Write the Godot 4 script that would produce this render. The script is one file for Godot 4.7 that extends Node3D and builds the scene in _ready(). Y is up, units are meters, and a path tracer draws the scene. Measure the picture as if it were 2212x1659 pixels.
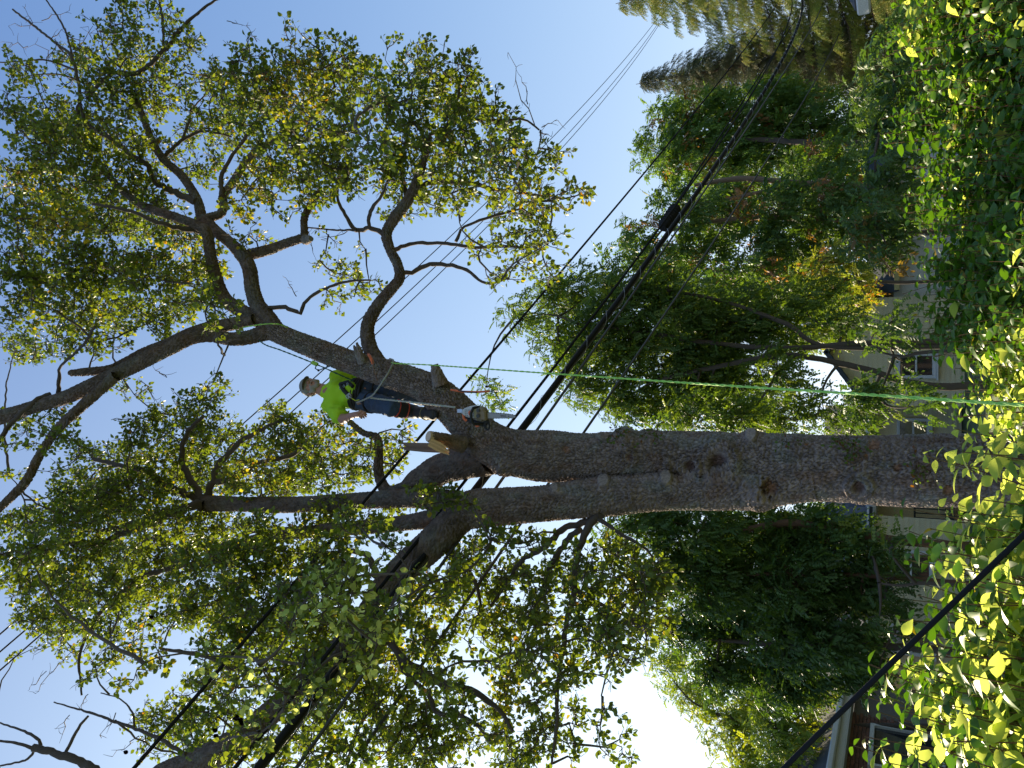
extends Node3D

# A tree worker in an old pear tree, seen from behind a dogwood hedge with the camera held on its side (world up is towards the left of the picture).
const F := 1671.0            # focal length in units of a 2212 x 1659 picture
const CX := 1106.0
const CY := 829.5
const EYE := Vector3(0, 1.6, 0)
var pitch := deg_to_rad(26.5)
var sp := sin(deg_to_rad(26.5))
var cp := cos(deg_to_rad(26.5))
var rng := RandomNumberGenerator.new()
var taken := {}
var M := {}
var n_cell := FastNoiseLite.new()
var n_tone := FastNoiseLite.new()
var n_soft := FastNoiseLite.new()
var n_big := FastNoiseLite.new()

# ---------------------------------------------------------------- placing
# a surveyed direction (picture units) and a distance in front of the eye give a point of the place
func ray(x: float, y: float) -> Vector3:
	var u := CY - y
	var v := CX - x
	return Vector3(u, v * cp + F * sp, v * sp - F * cp)

func P(x: float, y: float, zf: float) -> Vector3:
	var d := ray(x, y)
	return EYE + d * (zf / -d.z)

func unit_at(x: float, y: float, zf: float) -> float:
	return zf / -ray(x, y).z

func at_height(x: float, y: float, h: float) -> Vector3:
	var d := ray(x, y)
	return EYE + d * ((h - EYE.y) / d.y)

func to_picture(p: Vector3) -> Vector3:
	var q := p - EYE
	var depth := q.y * sp - q.z * cp
	if depth < 0.05:
		return Vector3(-9999, -9999, -1)
	return Vector3(CX - (q.y * cp + q.z * sp) / depth * F, CY - q.x / depth * F, depth)

# ---------------------------------------------------------------- naming
func numbered(called: String) -> String:
	var k: int = taken.get(called, -1) + 1
	taken[called] = k
	return called if k == 0 else "%s_%03d" % [called, k]

func tag(o: Node3D, label: String, category: String, group := "", kind := "") -> Node3D:
	if label: o.set_meta("label", label)
	if category: o.set_meta("category", category)
	if group: o.set_meta("group", group)
	if kind: o.set_meta("kind", kind)
	return o

func thing(called: String, label: String, category: String, at := Vector3.ZERO, turn := 0.0, group := "") -> Node3D:
	var o := Node3D.new()
	o.name = numbered(called)
	add_child(o)
	o.position = at
	o.rotation.y = turn
	return tag(o, label, category, group)

func part(parent: Node3D, called: String, mesh: Mesh, mat: Material, where := Transform3D()) -> MeshInstance3D:
	var o := MeshInstance3D.new()
	o.name = called
	o.mesh = mesh
	o.material_override = mat
	o.transform = where
	o.cast_shadow = GeometryInstance3D.SHADOW_CASTING_SETTING_ON
	parent.add_child(o, true)
	return o

func top(called: String, mesh: Mesh, mat: Material, label: String, category: String, group := "", kind := "") -> MeshInstance3D:
	var o := part(self, numbered(called), mesh, mat)
	tag(o, label, category, group, kind)
	return o

# ---------------------------------------------------------------- mesh building
class MB:
	var v := PackedVector3Array()
	var n := PackedVector3Array()
	var c := PackedColorArray()
	var ix := PackedInt32Array()
	func mesh() -> ArrayMesh:
		var a := []
		a.resize(Mesh.ARRAY_MAX)
		a[Mesh.ARRAY_VERTEX] = v
		a[Mesh.ARRAY_NORMAL] = n
		if c.size() == v.size(): a[Mesh.ARRAY_COLOR] = c
		a[Mesh.ARRAY_INDEX] = ix
		var m := ArrayMesh.new()
		m.add_surface_from_arrays(Mesh.PRIMITIVE_TRIANGLES, a)
		return m
	func tube(pts: Array, rad: Array, sides: int, col := Color.WHITE, cap := true) -> void:
		var k := pts.size()
		if k < 2: return
		var t: Vector3 = (pts[1] - pts[0]).normalized()
		var nn := t.cross(Vector3(0.31, 0.2, 0.93)).normalized()
		if nn.length() < 0.5: nn = t.cross(Vector3.RIGHT).normalized()
		var s0 := v.size()
		for i in k:
			var tt: Vector3 = pts[mini(i + 1, k - 1)] - pts[maxi(i - 1, 0)]
			tt = tt.normalized() if tt.length() > 1e-7 else t
			nn = (nn - tt * nn.dot(tt)).normalized()
			var b := tt.cross(nn)
			var r: float = rad[i]
			for j in sides:
				var th := TAU * j / sides
				var d := nn * cos(th) + b * sin(th)
				v.append(pts[i] + d * r)
				n.append(d)
				c.append(col)
			if i > 0:
				for j in sides:
					var a0 := s0 + (i - 1) * sides + j
					var b0 := s0 + (i - 1) * sides + (j + 1) % sides
					ix.append_array([a0, a0 + sides, b0, b0, a0 + sides, b0 + sides])
		if cap:
			for e in 2:
				var o := s0 if e == 0 else s0 + (k - 1) * sides
				var dirn: Vector3 = (pts[0] - pts[1]).normalized() if e == 0 else (pts[k - 1] - pts[k - 2]).normalized()
				var m0 := v.size()
				v.append(pts[0] if e == 0 else pts[k - 1]); n.append(dirn); c.append(col)
				for j in sides:
					v.append(v[o + j]); n.append(dirn); c.append(col)
				for j in sides:
					if e == 0: ix.append_array([m0, m0 + 1 + j, m0 + 1 + (j + 1) % sides])
					else: ix.append_array([m0, m0 + 1 + (j + 1) % sides, m0 + 1 + j])
	func tri(a: Vector3, b: Vector3, d: Vector3, col := Color.WHITE) -> void:
		var nn := (d - a).cross(b - a).normalized()
		var s := v.size()
		v.append(a); v.append(b); v.append(d)
		for i in 3:
			n.append(nn); c.append(col)
		ix.append_array([s, s + 1, s + 2])
	func quad(a: Vector3, b: Vector3, d: Vector3, e: Vector3, out: Vector3, col := Color.WHITE) -> void:
		# corners in order round the face; wound so that it looks towards out
		if (d - a).cross(b - a).dot(out) >= 0.0:
			tri(a, b, d, col); tri(a, d, e, col)
		else:
			tri(a, d, b, col); tri(a, e, d, col)
	func box(t: Transform3D, size: Vector3, ch := 0.0, col := Color.WHITE) -> void:
		# a box with chamfered edges
		var h := size * 0.5
		var q := minf(ch, minf(h.x, minf(h.y, h.z)) * 0.9)
		var g := [Vector3.RIGHT, Vector3.UP, Vector3.BACK]
		for ax in 3:
			for sg in [-1.0, 1.0]:
				var o: Vector3 = g[ax] * sg
				var p1: Vector3 = g[(ax + 1) % 3]
				var p2: Vector3 = g[(ax + 2) % 3]
				var e0: Vector3 = o * h[ax]
				var w1: Vector3 = p1 * (h[(ax + 1) % 3] - q)
				var w2: Vector3 = p2 * (h[(ax + 2) % 3] - q)
				quad(t * (e0 - w1 - w2), t * (e0 + w1 - w2), t * (e0 + w1 + w2), t * (e0 - w1 + w2), t.basis * o, col)
		if q <= 0.0: return
		for ax in 3:
			var b1 := (ax + 1) % 3
			var b2 := (ax + 2) % 3
			for s1 in [-1.0, 1.0]:
				for s2 in [-1.0, 1.0]:
					var l: Vector3 = g[ax] * (h[ax] - q)
					var pa: Vector3 = g[b1] * s1 * h[b1] + g[b2] * s2 * (h[b2] - q)
					var pb: Vector3 = g[b1] * s1 * (h[b1] - q) + g[b2] * s2 * h[b2]
					quad(t * (pa - l), t * (pa + l), t * (pb + l), t * (pb - l), t.basis * (g[b1] * s1 + g[b2] * s2), col)
		for sx in [-1.0, 1.0]:
			for sy in [-1.0, 1.0]:
				for sz in [-1.0, 1.0]:
					var s3 := Vector3(sx, sy, sz)
					var a := Vector3(sx * h.x, sy * (h.y - q), sz * (h.z - q))
					var b := Vector3(sx * (h.x - q), sy * h.y, sz * (h.z - q))
					var d := Vector3(sx * (h.x - q), sy * (h.y - q), sz * h.z)
					if (d - a).cross(b - a).dot(s3) >= 0.0: tri(t * a, t * b, t * d, col)
					else: tri(t * a, t * d, t * b, col)
	func slab(poly: PackedVector2Array, t: Transform3D, depth: float, col := Color.WHITE, ch := 0.0) -> void:
		# a flat outline in its own xy plane given thickness along z, both rims bevelled by ch
		var tris := Geometry2D.triangulate_polygon(poly)
		var inner := poly
		if ch > 0.0:
			var mid := Vector2.ZERO
			for p in poly: mid += p
			mid /= poly.size()
			inner = PackedVector2Array()
			for p in poly: inner.append(p + (mid - p).limit_length(ch))
		for sg in [-1.0, 1.0]:
			var z: float = sg * depth * 0.5
			for k in range(0, tris.size(), 3):
				var a := t * Vector3(inner[tris[k]].x, inner[tris[k]].y, z)
				var b := t * Vector3(inner[tris[k + 1]].x, inner[tris[k + 1]].y, z)
				var d := t * Vector3(inner[tris[k + 2]].x, inner[tris[k + 2]].y, z)
				if (d - a).cross(b - a).dot(t.basis.z * sg) >= 0.0: tri(a, b, d, col)
				else: tri(a, d, b, col)
		var ccw := not Geometry2D.is_polygon_clockwise(poly)
		for k in poly.size():
			var p := poly[k]
			var q := poly[(k + 1) % poly.size()]
			var o2 := Vector2(q.y - p.y, p.x - q.x) * (1.0 if ccw else -1.0)
			var o := t.basis * Vector3(o2.x, o2.y, 0)
			var zz := depth * 0.5 - ch
			quad(t * Vector3(p.x, p.y, -zz), t * Vector3(q.x, q.y, -zz), t * Vector3(q.x, q.y, zz), t * Vector3(p.x, p.y, zz), o, col)
			if ch > 0.0:
				var pi := inner[k]
				var qi := inner[(k + 1) % poly.size()]
				for sg in [-1.0, 1.0]:
					quad(t * Vector3(p.x, p.y, sg * zz), t * Vector3(q.x, q.y, sg * zz), t * Vector3(qi.x, qi.y, sg * depth * 0.5), t * Vector3(pi.x, pi.y, sg * depth * 0.5), o + t.basis.z * sg * o.length(), col)
	func ball(at: Vector3, axes: Basis, seg := 10, col := Color.WHITE) -> void:
		var s0 := v.size()
		var rows := maxi(4, seg / 2 + 1)
		for i in rows + 1:
			var ph := PI * i / rows
			for j in seg:
				var th := TAU * j / seg
				var d := Vector3(sin(ph) * cos(th), cos(ph), sin(ph) * sin(th))
				v.append(at + axes * d)
				n.append((axes.inverse().transposed() * d).normalized())
				c.append(col)
		for i in rows:
			for j in seg:
				var a := s0 + i * seg + j
				var b := s0 + i * seg + (j + 1) % seg
				ix.append_array([a, b, a + seg, b, b + seg, a + seg])

func catmull(p: Array, step: float) -> Array:
	# p: [Vector3, radius] stations -> evenly fine [Vector3, radius] stations
	var out := []
	for i in p.size() - 1:
		var a: Vector3 = p[maxi(i - 1, 0)][0]
		var b: Vector3 = p[i][0]
		var c: Vector3 = p[i + 1][0]
		var d: Vector3 = p[mini(i + 2, p.size() - 1)][0]
		if i == 0: a = b * 2.0 - c
		if i == p.size() - 2: d = c * 2.0 - b
		var k := maxi(1, int(ceil(b.distance_to(c) / step)))
		for j in k:
			var t := float(j) / k
			var t2 := t * t
			var t3 := t2 * t
			var q := 0.5 * ((2.0 * b) + (c - a) * t + (2.0 * a - 5.0 * b + 4.0 * c - d) * t2 + (3.0 * b - a - 3.0 * c + d) * t3)
			var e := t2 * (3.0 - 2.0 * t)
			out.append([q, lerpf(p[i][1], p[i + 1][1], e)])
	out.append([p[-1][0], p[-1][1]])
	return out

# a limb with real bark: plates parted by cracks, swelling and knots; stations [Vector3, radius]
func bark_tube(stations: Array, ds: float, dth: float, amp: float, seed_z: float, bumps := [], taper_end := false, shade_tint := 1.0) -> ArrayMesh:
	var st := catmull(stations, ds)
	var k := st.size()
	var rmax := 0.0
	for s in st: rmax = maxf(rmax, s[1])
	var sides := maxi(8, int(TAU * rmax / dth))
	var mb := MB.new()
	var cs := PackedFloat32Array(); var sn := PackedFloat32Array()
	for j in sides:
		cs.append(cos(TAU * j / sides)); sn.append(sin(TAU * j / sides))
	var pts := PackedVector3Array(); pts.resize(k * sides)
	var cols := PackedColorArray(); cols.resize(k * sides)
	var t: Vector3 = (st[1][0] - st[0][0]).normalized()
	var nn := t.cross(Vector3(0.3, 0.1, 0.95)).normalized()
	var along := seed_z
	for i in k:
		var ctr: Vector3 = st[i][0]
		var r: float = st[i][1]
		var tt: Vector3 = st[mini(i + 1, k - 1)][0] - st[maxi(i - 1, 0)][0]
		tt = tt.normalized()
		nn = (nn - tt * nn.dot(tt)).normalized()
		var bb := tt.cross(nn)
		if i > 0: along += ctr.distance_to(st[i - 1][0])
		var endk := 1.0
		if taper_end and i >= k - 4: endk = [0.25, 0.62, 0.84, 0.95][k - 1 - i]
		for j in sides:
			var d := nn * cs[j] + bb * sn[j]
			var lx := cs[j] * r
			var ly := sn[j] * r
			var wob := n_soft.get_noise_3d(lx * 60.0, ly * 60.0, along * 40.0)
			var w2 := n_soft.get_noise_3d(lx * 9.0 + 70.0, ly * 9.0, along * 6.0)
			var q := Vector3(lx + wob * 0.006 + w2 * 0.012, ly + wob * 0.006 - w2 * 0.012, along * 0.62 + wob * 0.004)
			var e := n_cell.get_noise_3dv(q) + 1.0
			var h := smoothstep(0.02, 0.2, e)
			var big := n_big.get_noise_3d(lx * 2.2, ly * 2.2, along * 1.1)
			var disp := amp * (h - 0.75) + amp * 0.35 * wob + r * 0.10 * big
			var tone := 0.86 + 0.2 * n_tone.get_noise_3dv(q) + 0.16 * n_soft.get_noise_3d(lx * 12.0, ly * 12.0 + 9.0, along * 7.0)
			var col := Color(0.325, 0.255, 0.225) * tone
			var patch := n_soft.get_noise_3d(lx * 5.0 + 33.0, ly * 5.0, along * 3.0)
			if patch > 0.25: col = col.lerp(Color(0.33, 0.295, 0.26) * tone, minf(1.0, (patch - 0.25) * 3.0))
			if patch < -0.42: col = col.lerp(Color(0.30, 0.19, 0.14) * tone, minf(0.6, (-0.42 - patch) * 4.0))
			var pos := ctr + d * (r * endk)
			if bumps:
				for b in bumps:
					var bp: Vector3 = b[0]
					var br: float = b[1]
					var rd: Vector3 = b[4]
					if d.dot(rd) > 0.1: continue
					var dp := pos - bp
					var dd := (dp - rd * dp.dot(rd)).length() / br
					if dd > 2.2: continue
					if b[3] == "burl":
						disp += b[2] * exp(-dd * dd * 1.3) + amp * 0.6 * sin(dd * 9.0 + wob * 2.0) * exp(-dd * dd)
					elif b[3] == "hole":
						disp += b[2] * exp(-pow((dd - 0.85) * 2.1, 2.0)) - b[2] * 0.6 * smoothstep(0.62, 0.3, dd)
						disp += amp * 0.7 * sin(dd * 12.0 + wob * 2.0) * exp(-pow(dd - 1.1, 2.0) * 4.0)
						if dd < 0.55: col = col.lerp(Color(0.26, 0.17, 0.145) * tone, smoothstep(0.55, 0.42, dd))
					elif b[3] == "cut":
						var inside := smoothstep(1.02, 0.9, dd)
						disp = lerpf(disp + b[2] * exp(-dd * dd * 0.8), b[2] + wob * 0.002, inside)
						col = col.lerp(Color(0.36, 0.29, 0.25) * (0.9 + 0.3 * wob), inside)
					elif b[3] == "bare":
						var ins := smoothstep(1.05, 0.75, dd + wob * 0.5)
						disp = lerpf(disp, -amp * 0.7 + wob * amp * 0.5, ins)
						col = col.lerp(Color(0.33, 0.165, 0.095) * (0.9 + 0.6 * wob), ins * 0.8)
			pts[i * sides + j] = pos + d * disp * endk
			cols[i * sides + j] = Color(col.r * shade_tint, col.g * shade_tint, col.b * shade_tint)  # multiplies the backlit shade of the limbs into their bark colour
	var nor := PackedVector3Array(); nor.resize(k * sides)
	for i in k:
		var ia := maxi(i - 1, 0) * sides
		var ib := mini(i + 1, k - 1) * sides
		var io := i * sides
		for j in sides:
			var tang := pts[io + (j + 1) % sides] - pts[io + (j + sides - 1) % sides]
			nor[io + j] = tang.cross(pts[ib + j] - pts[ia + j]).normalized()
	var ix := PackedInt32Array(); ix.resize((k - 1) * sides * 6)
	var w := 0
	for i in k - 1:
		for j in sides:
			var a0 := i * sides + j
			var b0 := i * sides + (j + 1) % sides
			ix[w] = a0; ix[w + 1] = a0 + sides; ix[w + 2] = b0
			ix[w + 3] = b0; ix[w + 4] = a0 + sides; ix[w + 5] = b0 + sides
			w += 6
	mb.v = pts; mb.n = nor; mb.c = cols; mb.ix = ix
	# close the outer end
	var m0 := mb.v.size()
	var dirn: Vector3 = (st[k - 1][0] - st[k - 2][0]).normalized()
	mb.v.append(st[k - 1][0] + dirn * st[k - 1][1] * 0.1); mb.n.append(dirn); mb.c.append(cols[(k - 1) * sides])
	for j in sides:
		mb.v.append(pts[(k - 1) * sides + j]); mb.n.append(dirn); mb.c.append(cols[(k - 1) * sides + j])
	for j in sides: mb.ix.append_array([m0, m0 + 1 + (j + 1) % sides, m0 + 1 + j])
	return mb.mesh()

# bones [from, to, radius, radius] joined by a smooth minimum and meshed as surface nets, added to mb
func sdf_into(mb: MB, bones: Array, cell: float, k: float, col: Color) -> void:
	var lo := Vector3(1e9, 1e9, 1e9)
	var hi := -lo
	for b in bones:
		for e in 2:
			var r: float = b[2 + e]
			lo = lo.min(b[e] - Vector3(r, r, r)); hi = hi.max(b[e] + Vector3(r, r, r))
	lo -= Vector3.ONE * cell * 3.0; hi += Vector3.ONE * cell * 3.0
	var nx := int((hi.x - lo.x) / cell) + 2
	var ny := int((hi.y - lo.y) / cell) + 2
	var nz := int((hi.z - lo.z) / cell) + 2
	var f := PackedFloat32Array(); f.resize(nx * ny * nz); f.fill(9.0)
	for b in bones:
		var a: Vector3 = b[0]
		var ab: Vector3 = b[1] - b[0]
		var ra: float = b[2]
		var rb: float = b[3]
		var l2 := maxf(ab.length_squared(), 1e-8)
		var mg := maxf(ra, rb) + cell * 3.0 + k
		var l3 := (a.min(b[1]) - lo - Vector3.ONE * mg) / cell
		var h3 := (a.max(b[1]) - lo + Vector3.ONE * mg) / cell
		for iz in range(maxi(0, int(l3.z)), mini(nz, int(h3.z) + 2)):
			for iy in range(maxi(0, int(l3.y)), mini(ny, int(h3.y) + 2)):
				var o := (iz * ny + iy) * nx
				for ixx in range(maxi(0, int(l3.x)), mini(nx, int(h3.x) + 2)):
					var p := lo + Vector3(ixx, iy, iz) * cell - a
					var t := clampf(p.dot(ab) / l2, 0.0, 1.0)
					var d := (p - ab * t).length() - lerpf(ra, rb, t)
					var g := f[o + ixx]
					var h := maxf(k - absf(d - g), 0.0) / k
					f[o + ixx] = minf(d, g) - h * h * k * 0.25
	var at := {}
	var s0 := mb.v.size()
	var sx := 1
	var sy := nx
	var sz := nx * ny
	var corner := [0, sx, sy, sx + sy, sz, sx + sz, sy + sz, sx + sy + sz]
	var cpos := [Vector3(0, 0, 0), Vector3(1, 0, 0), Vector3(0, 1, 0), Vector3(1, 1, 0), Vector3(0, 0, 1), Vector3(1, 0, 1), Vector3(0, 1, 1), Vector3(1, 1, 1)]
	var edges := [[0, 1], [2, 3], [4, 5], [6, 7], [0, 2], [1, 3], [4, 6], [5, 7], [0, 4], [1, 5], [2, 6], [3, 7]]
	var lim := cell * 2.0
	for iz in nz - 1:
		for iy in ny - 1:
			for ixx in nx - 1:
				var o := (iz * ny + iy) * nx + ixx
				if absf(f[o]) > lim: continue
				var mask := 0
				for q in 8:
					if f[o + corner[q]] < 0.0: mask |= 1 << q
				if mask == 0 or mask == 255: continue
				var sum := Vector3.ZERO
				var cnt := 0
				for e in edges:
					var fa := f[o + corner[e[0]]]
					var fb := f[o + corner[e[1]]]
					if (fa < 0.0) != (fb < 0.0):
						sum += cpos[e[0]].lerp(cpos[e[1]], fa / (fa - fb))
						cnt += 1
				at[o] = mb.v.size()
				mb.v.append(lo + (Vector3(ixx, iy, iz) + sum / cnt) * cell)
				mb.n.append(Vector3.ZERO)
				mb.c.append(col)
	for o in at:
		var steps := [sx, sy, sz]
		for ax in 3:
			var e1: int = steps[(ax + 1) % 3]
			var e2: int = steps[(ax + 2) % 3]
			var fa := f[o]
			var fb := f[o + steps[ax]]
			if (fa < 0.0) == (fb < 0.0): continue
			if not (at.has(o - e1) and at.has(o - e2) and at.has(o - e1 - e2)): continue
			var q0: int = at[o - e1 - e2]
			var q1: int = at[o - e2]
			var q2: int = at[o]
			var q3: int = at[o - e1]
			if fa >= 0.0:
				var sw := q1
				q1 = q3; q3 = sw
			for tr in [[q0, q3, q2], [q0, q2, q1]]:
				var nn: Vector3 = (mb.v[tr[2]] - mb.v[tr[0]]).cross(mb.v[tr[1]] - mb.v[tr[0]])
				for q in tr: mb.n[q] += nn
				mb.ix.append_array(tr)
	for i in range(s0, mb.v.size()):
		mb.n[i] = mb.n[i].normalized()

# ---------------------------------------------------------------- leaves
# a leaf along +x with its upper face to +y
func leaf_into(mb: MB, len: float, wid: float, seg: int, fold: float, curl: float, at := Transform3D(), col := Color.WHITE, broad := 0.42, sharp := 0.85) -> void:
	var s0 := mb.v.size()
	for i in seg + 1:
		var t := float(i) / seg
		var w := wid * 0.5 * pow(sin(PI * pow(t, lerpf(0.5, 1.4, broad))), sharp) if i > 0 and i < seg else 0.0
		var y := -curl * t * t * len
		var slope := Vector3(1.0, -2.0 * curl * t, 0).normalized()
		for q in 3:
			var sd := q - 1.0
			var p := Vector3(t * len, y + absf(sd) * w * fold, sd * w)
			mb.v.append(at * p)
			var nn := (Vector3(-slope.y, slope.x, 0) + Vector3(0, 0, -sd * fold)).normalized()
			mb.n.append((at.basis * nn).normalized())
			mb.c.append(col)
	for i in seg:
		for q in 2:
			var a := s0 + i * 3 + q
			mb.ix.append_array([a, a + 3, a + 1, a + 1, a + 3, a + 4])

func leaf_mesh(len: float, wid: float, seg: int, fold: float, curl: float, broad := 0.42, stalk := 0.0, sharp := 0.85) -> ArrayMesh:
	var mb := MB.new()
	leaf_into(mb, len, wid, seg, fold, curl, Transform3D(Basis(), Vector3(stalk, 0, 0)), Color.WHITE, broad, sharp)
	if stalk > 0.0: mb.tube([Vector3(0, 0.0, 0), Vector3(stalk * 1.02, 0, 0)], [0.0011, 0.0009], 3, Color(0.7, 0.75, 0.6), false)
	return mb.mesh()

func leaf_basis(dir: Vector3, up: Vector3, s: float) -> Basis:
	var x := dir.normalized()
	var z := x.cross(up)
	if z.length() < 1e-3: z = x.cross(Vector3.RIGHT)
	z = z.normalized()
	return Basis(x * s, z.cross(x) * s, z * s)

func rdir() -> Vector3:
	var z := rng.randf_range(-1.0, 1.0)
	var a := rng.randf() * TAU
	var r := sqrt(1.0 - z * z)
	return Vector3(r * cos(a), z, r * sin(a))

# all leaves of one plant: the largest in view as parts of their own, the rest as one part
func emit_leaves(parent: Node3D, called: String, rest_name: String, mesh: Mesh, mats: Array, stuff_mat: Material, xf: Array, cols: PackedColorArray, singles: int) -> void:
	var order := []
	var size := PackedFloat32Array(); size.resize(xf.size())
	if singles > 0:
		for i in xf.size():
			var t: Transform3D = xf[i]
			var q := to_picture(parent.transform * t.origin)
			if q.z > 0.0 and q.x > 0.0 and q.x < 2212.0 and q.y > 0.0 and q.y < 1659.0:
				size[i] = t.basis.x.length() / q.z
				order.append(i)
		order.sort_custom(func(a, b): return size[a] > size[b])
	var solo := {}
	for k in mini(singles, order.size()):
		var i: int = order[k]
		solo[i] = true
		var c: Color = cols[i]
		var best := 0
		var bd := 9.0
		for m in mats.size():
			var e: Color = mats[m].albedo_color.srgb_to_linear()
			var dd := absf(e.r - c.r) + absf(e.g - c.g) + absf(e.b - c.b)
			if dd < bd: bd = dd; best = m
		part(parent, called, mesh, mats[best], xf[i])
	var mm := MultiMesh.new()
	mm.transform_format = MultiMesh.TRANSFORM_3D
	mm.use_colors = true
	mm.mesh = mesh
	mm.instance_count = xf.size() - solo.size()
	var w := 0
	for i in xf.size():
		if solo.has(i): continue
		mm.set_instance_transform(w, xf[i])
		mm.set_instance_color(w, cols[i])
		w += 1
	var o := MultiMeshInstance3D.new()
	o.name = rest_name
	o.multimesh = mm
	o.material_override = stuff_mat
	o.set_meta("kind", "stuff")
	parent.add_child(o, true)

func lin(r: float, g: float, b: float) -> Color:
	return Color(r, g, b).linear_to_srgb()

func mat(r: float, g: float, b: float, rough := 0.8, metal := 0.0) -> StandardMaterial3D:
	var m := StandardMaterial3D.new()
	m.albedo_color = lin(r, g, b)
	m.roughness = rough
	m.metallic = metal
	return m

func leaf_mat(c: Color, through: Color, rough := 0.5) -> StandardMaterial3D:
	var m := StandardMaterial3D.new()
	m.albedo_color = c
	m.roughness = rough
	m.metallic_specular = 0.45
	m.backlight_enabled = true
	m.backlight = through
	m.cull_mode = BaseMaterial3D.CULL_DISABLED
	return m

func noise_tex(freq: float, octaves: int, lo: float, hi: float, seedn := 1, kind := FastNoiseLite.TYPE_SIMPLEX_SMOOTH) -> NoiseTexture2D:
	var t := NoiseTexture2D.new()
	t.width = 512; t.height = 512
	t.seamless = true
	var n := FastNoiseLite.new()
	n.seed = seedn
	n.noise_type = kind
	n.frequency = freq
	n.fractal_octaves = octaves
	t.noise = n
	var g := Gradient.new()
	g.set_color(0, Color(lo, lo, lo)); g.set_color(1, Color(hi, hi, hi))
	t.color_ramp = g
	return t

func grainy(m: StandardMaterial3D, scale: float, relief: float, tex: Texture2D) -> StandardMaterial3D:
	m.uv1_triplanar = true
	m.uv1_world_triplanar = true
	m.uv1_scale = Vector3.ONE * scale
	m.albedo_texture = tex
	m.heightmap_enabled = relief > 0.0
	if relief > 0.0:
		m.heightmap_texture = tex
		m.heightmap_scale = relief
	return m

# ---------------------------------------------------------------- the setting out
func _ready() -> void:
	rng.seed = 20240917
	# camera, on its side: the picture's left is up
	var cam := Camera3D.new()
	cam.name = "camera"
	var fwd := Vector3(0, sp, -cp)
	var upv := Vector3(0, cp, sp)
	cam.transform = Transform3D(Basis(-upv, Vector3.RIGHT, -fwd), EYE)
	cam.fov = rad_to_deg(2.0 * atan(CY / F))
	cam.near = 0.05
	cam.far = 400.0
	add_child(cam)
	cam.current = true
	# sky
	var az := deg_to_rad(-37.0)
	var el := deg_to_rad(31.0)
	var to_sun := Vector3(sin(az) * cos(el), sin(el), -cos(az) * cos(el))
	var sky_m := PanoramaSkyMaterial.new()
	sky_m.panorama = clear_sky(to_sun, 2.6)
	var env := Environment.new()
	env.background_mode = Environment.BG_SKY
	env.sky = Sky.new()
	env.sky.sky_material = sky_m
	env.tonemap_mode = Environment.TONE_MAPPER_LINEAR
	env.tonemap_exposure = 2.6
	env.sdfgi_enabled = true
	env.ssao_enabled = true
	env.ssil_enabled = true
	var we := WorldEnvironment.new()
	we.name = "environment"
	we.environment = env
	add_child(we)
	# sun: ahead and to the left of the eye, in the late afternoon, beyond the frame
	var sun := DirectionalLight3D.new()
	sun.name = "sun"
	sun.light_energy = 1.6
	sun.light_color = Color(1.0, 0.93, 0.80)
	sun.light_angular_distance = 0.6
	sun.shadow_enabled = true
	add_child(sun)
	sun.look_at_from_position(Vector3.ZERO, -to_sun, Vector3.UP)

	noises()
	materials()
	ground()
	houses()
	pear_tree()
	background_trees()
	hedge()
	cables()
	climber()
	climbing_gear()

# clear air: paler towards the horizon, a white aureole round the sun
func clear_sky(to_sun: Vector3, exposure: float) -> ImageTexture:
	var w := 512
	var h := 256
	var im := Image.create_empty(w, h, false, Image.FORMAT_RGBF)
	for j in h:
		var e := PI * (0.5 - (j + 0.5) / h)
		var y := maxf(sin(e), 0.0)
		var base := Vector3(0.75 * exp(-2.4 * y), 0.92 * exp(-1.62 * y), 1.12 * exp(-0.8 * y))
		for i in w:
			var a := TAU * (i + 0.5) / w
			var d := Vector3(sin(a) * cos(e), sin(e), -cos(a) * cos(e))
			var th := rad_to_deg(d.angle_to(to_sun))
			var mie := 0.36 * exp(-pow(th / 44.0, 2.0)) + 0.9 * exp(-th / 7.0)
			var c := base + Vector3(1.0, 1.08, 0.92) * mie + Vector3(1.0, 0.97, 0.88) * 2.6 * exp(-y / 0.22) * exp(-th / 24.0)
			if e < 0.0: c = c.lerp(Vector3(0.16, 0.18, 0.12), minf(1.0, -e * 12.0))
			c /= exposure
			im.set_pixel(i, j, Color(c.x, c.y, c.z))
	return ImageTexture.create_from_image(im)

func noises() -> void:
	for nz in [n_cell, n_tone, n_soft, n_big]:
		nz.fractal_type = FastNoiseLite.FRACTAL_NONE
		nz.seed = 5
	for nz in [n_cell, n_tone]:
		nz.noise_type = FastNoiseLite.TYPE_CELLULAR
		nz.frequency = 40.0
		nz.cellular_distance_function = FastNoiseLite.DISTANCE_EUCLIDEAN
		nz.cellular_jitter = 0.95
	n_cell.cellular_return_type = FastNoiseLite.RETURN_DISTANCE2_SUB
	n_tone.cellular_return_type = FastNoiseLite.RETURN_CELL_VALUE
	n_soft.noise_type = FastNoiseLite.TYPE_SIMPLEX_SMOOTH
	n_soft.frequency = 1.0
	n_big.noise_type = FastNoiseLite.TYPE_SIMPLEX_SMOOTH
	n_big.frequency = 1.0

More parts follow.
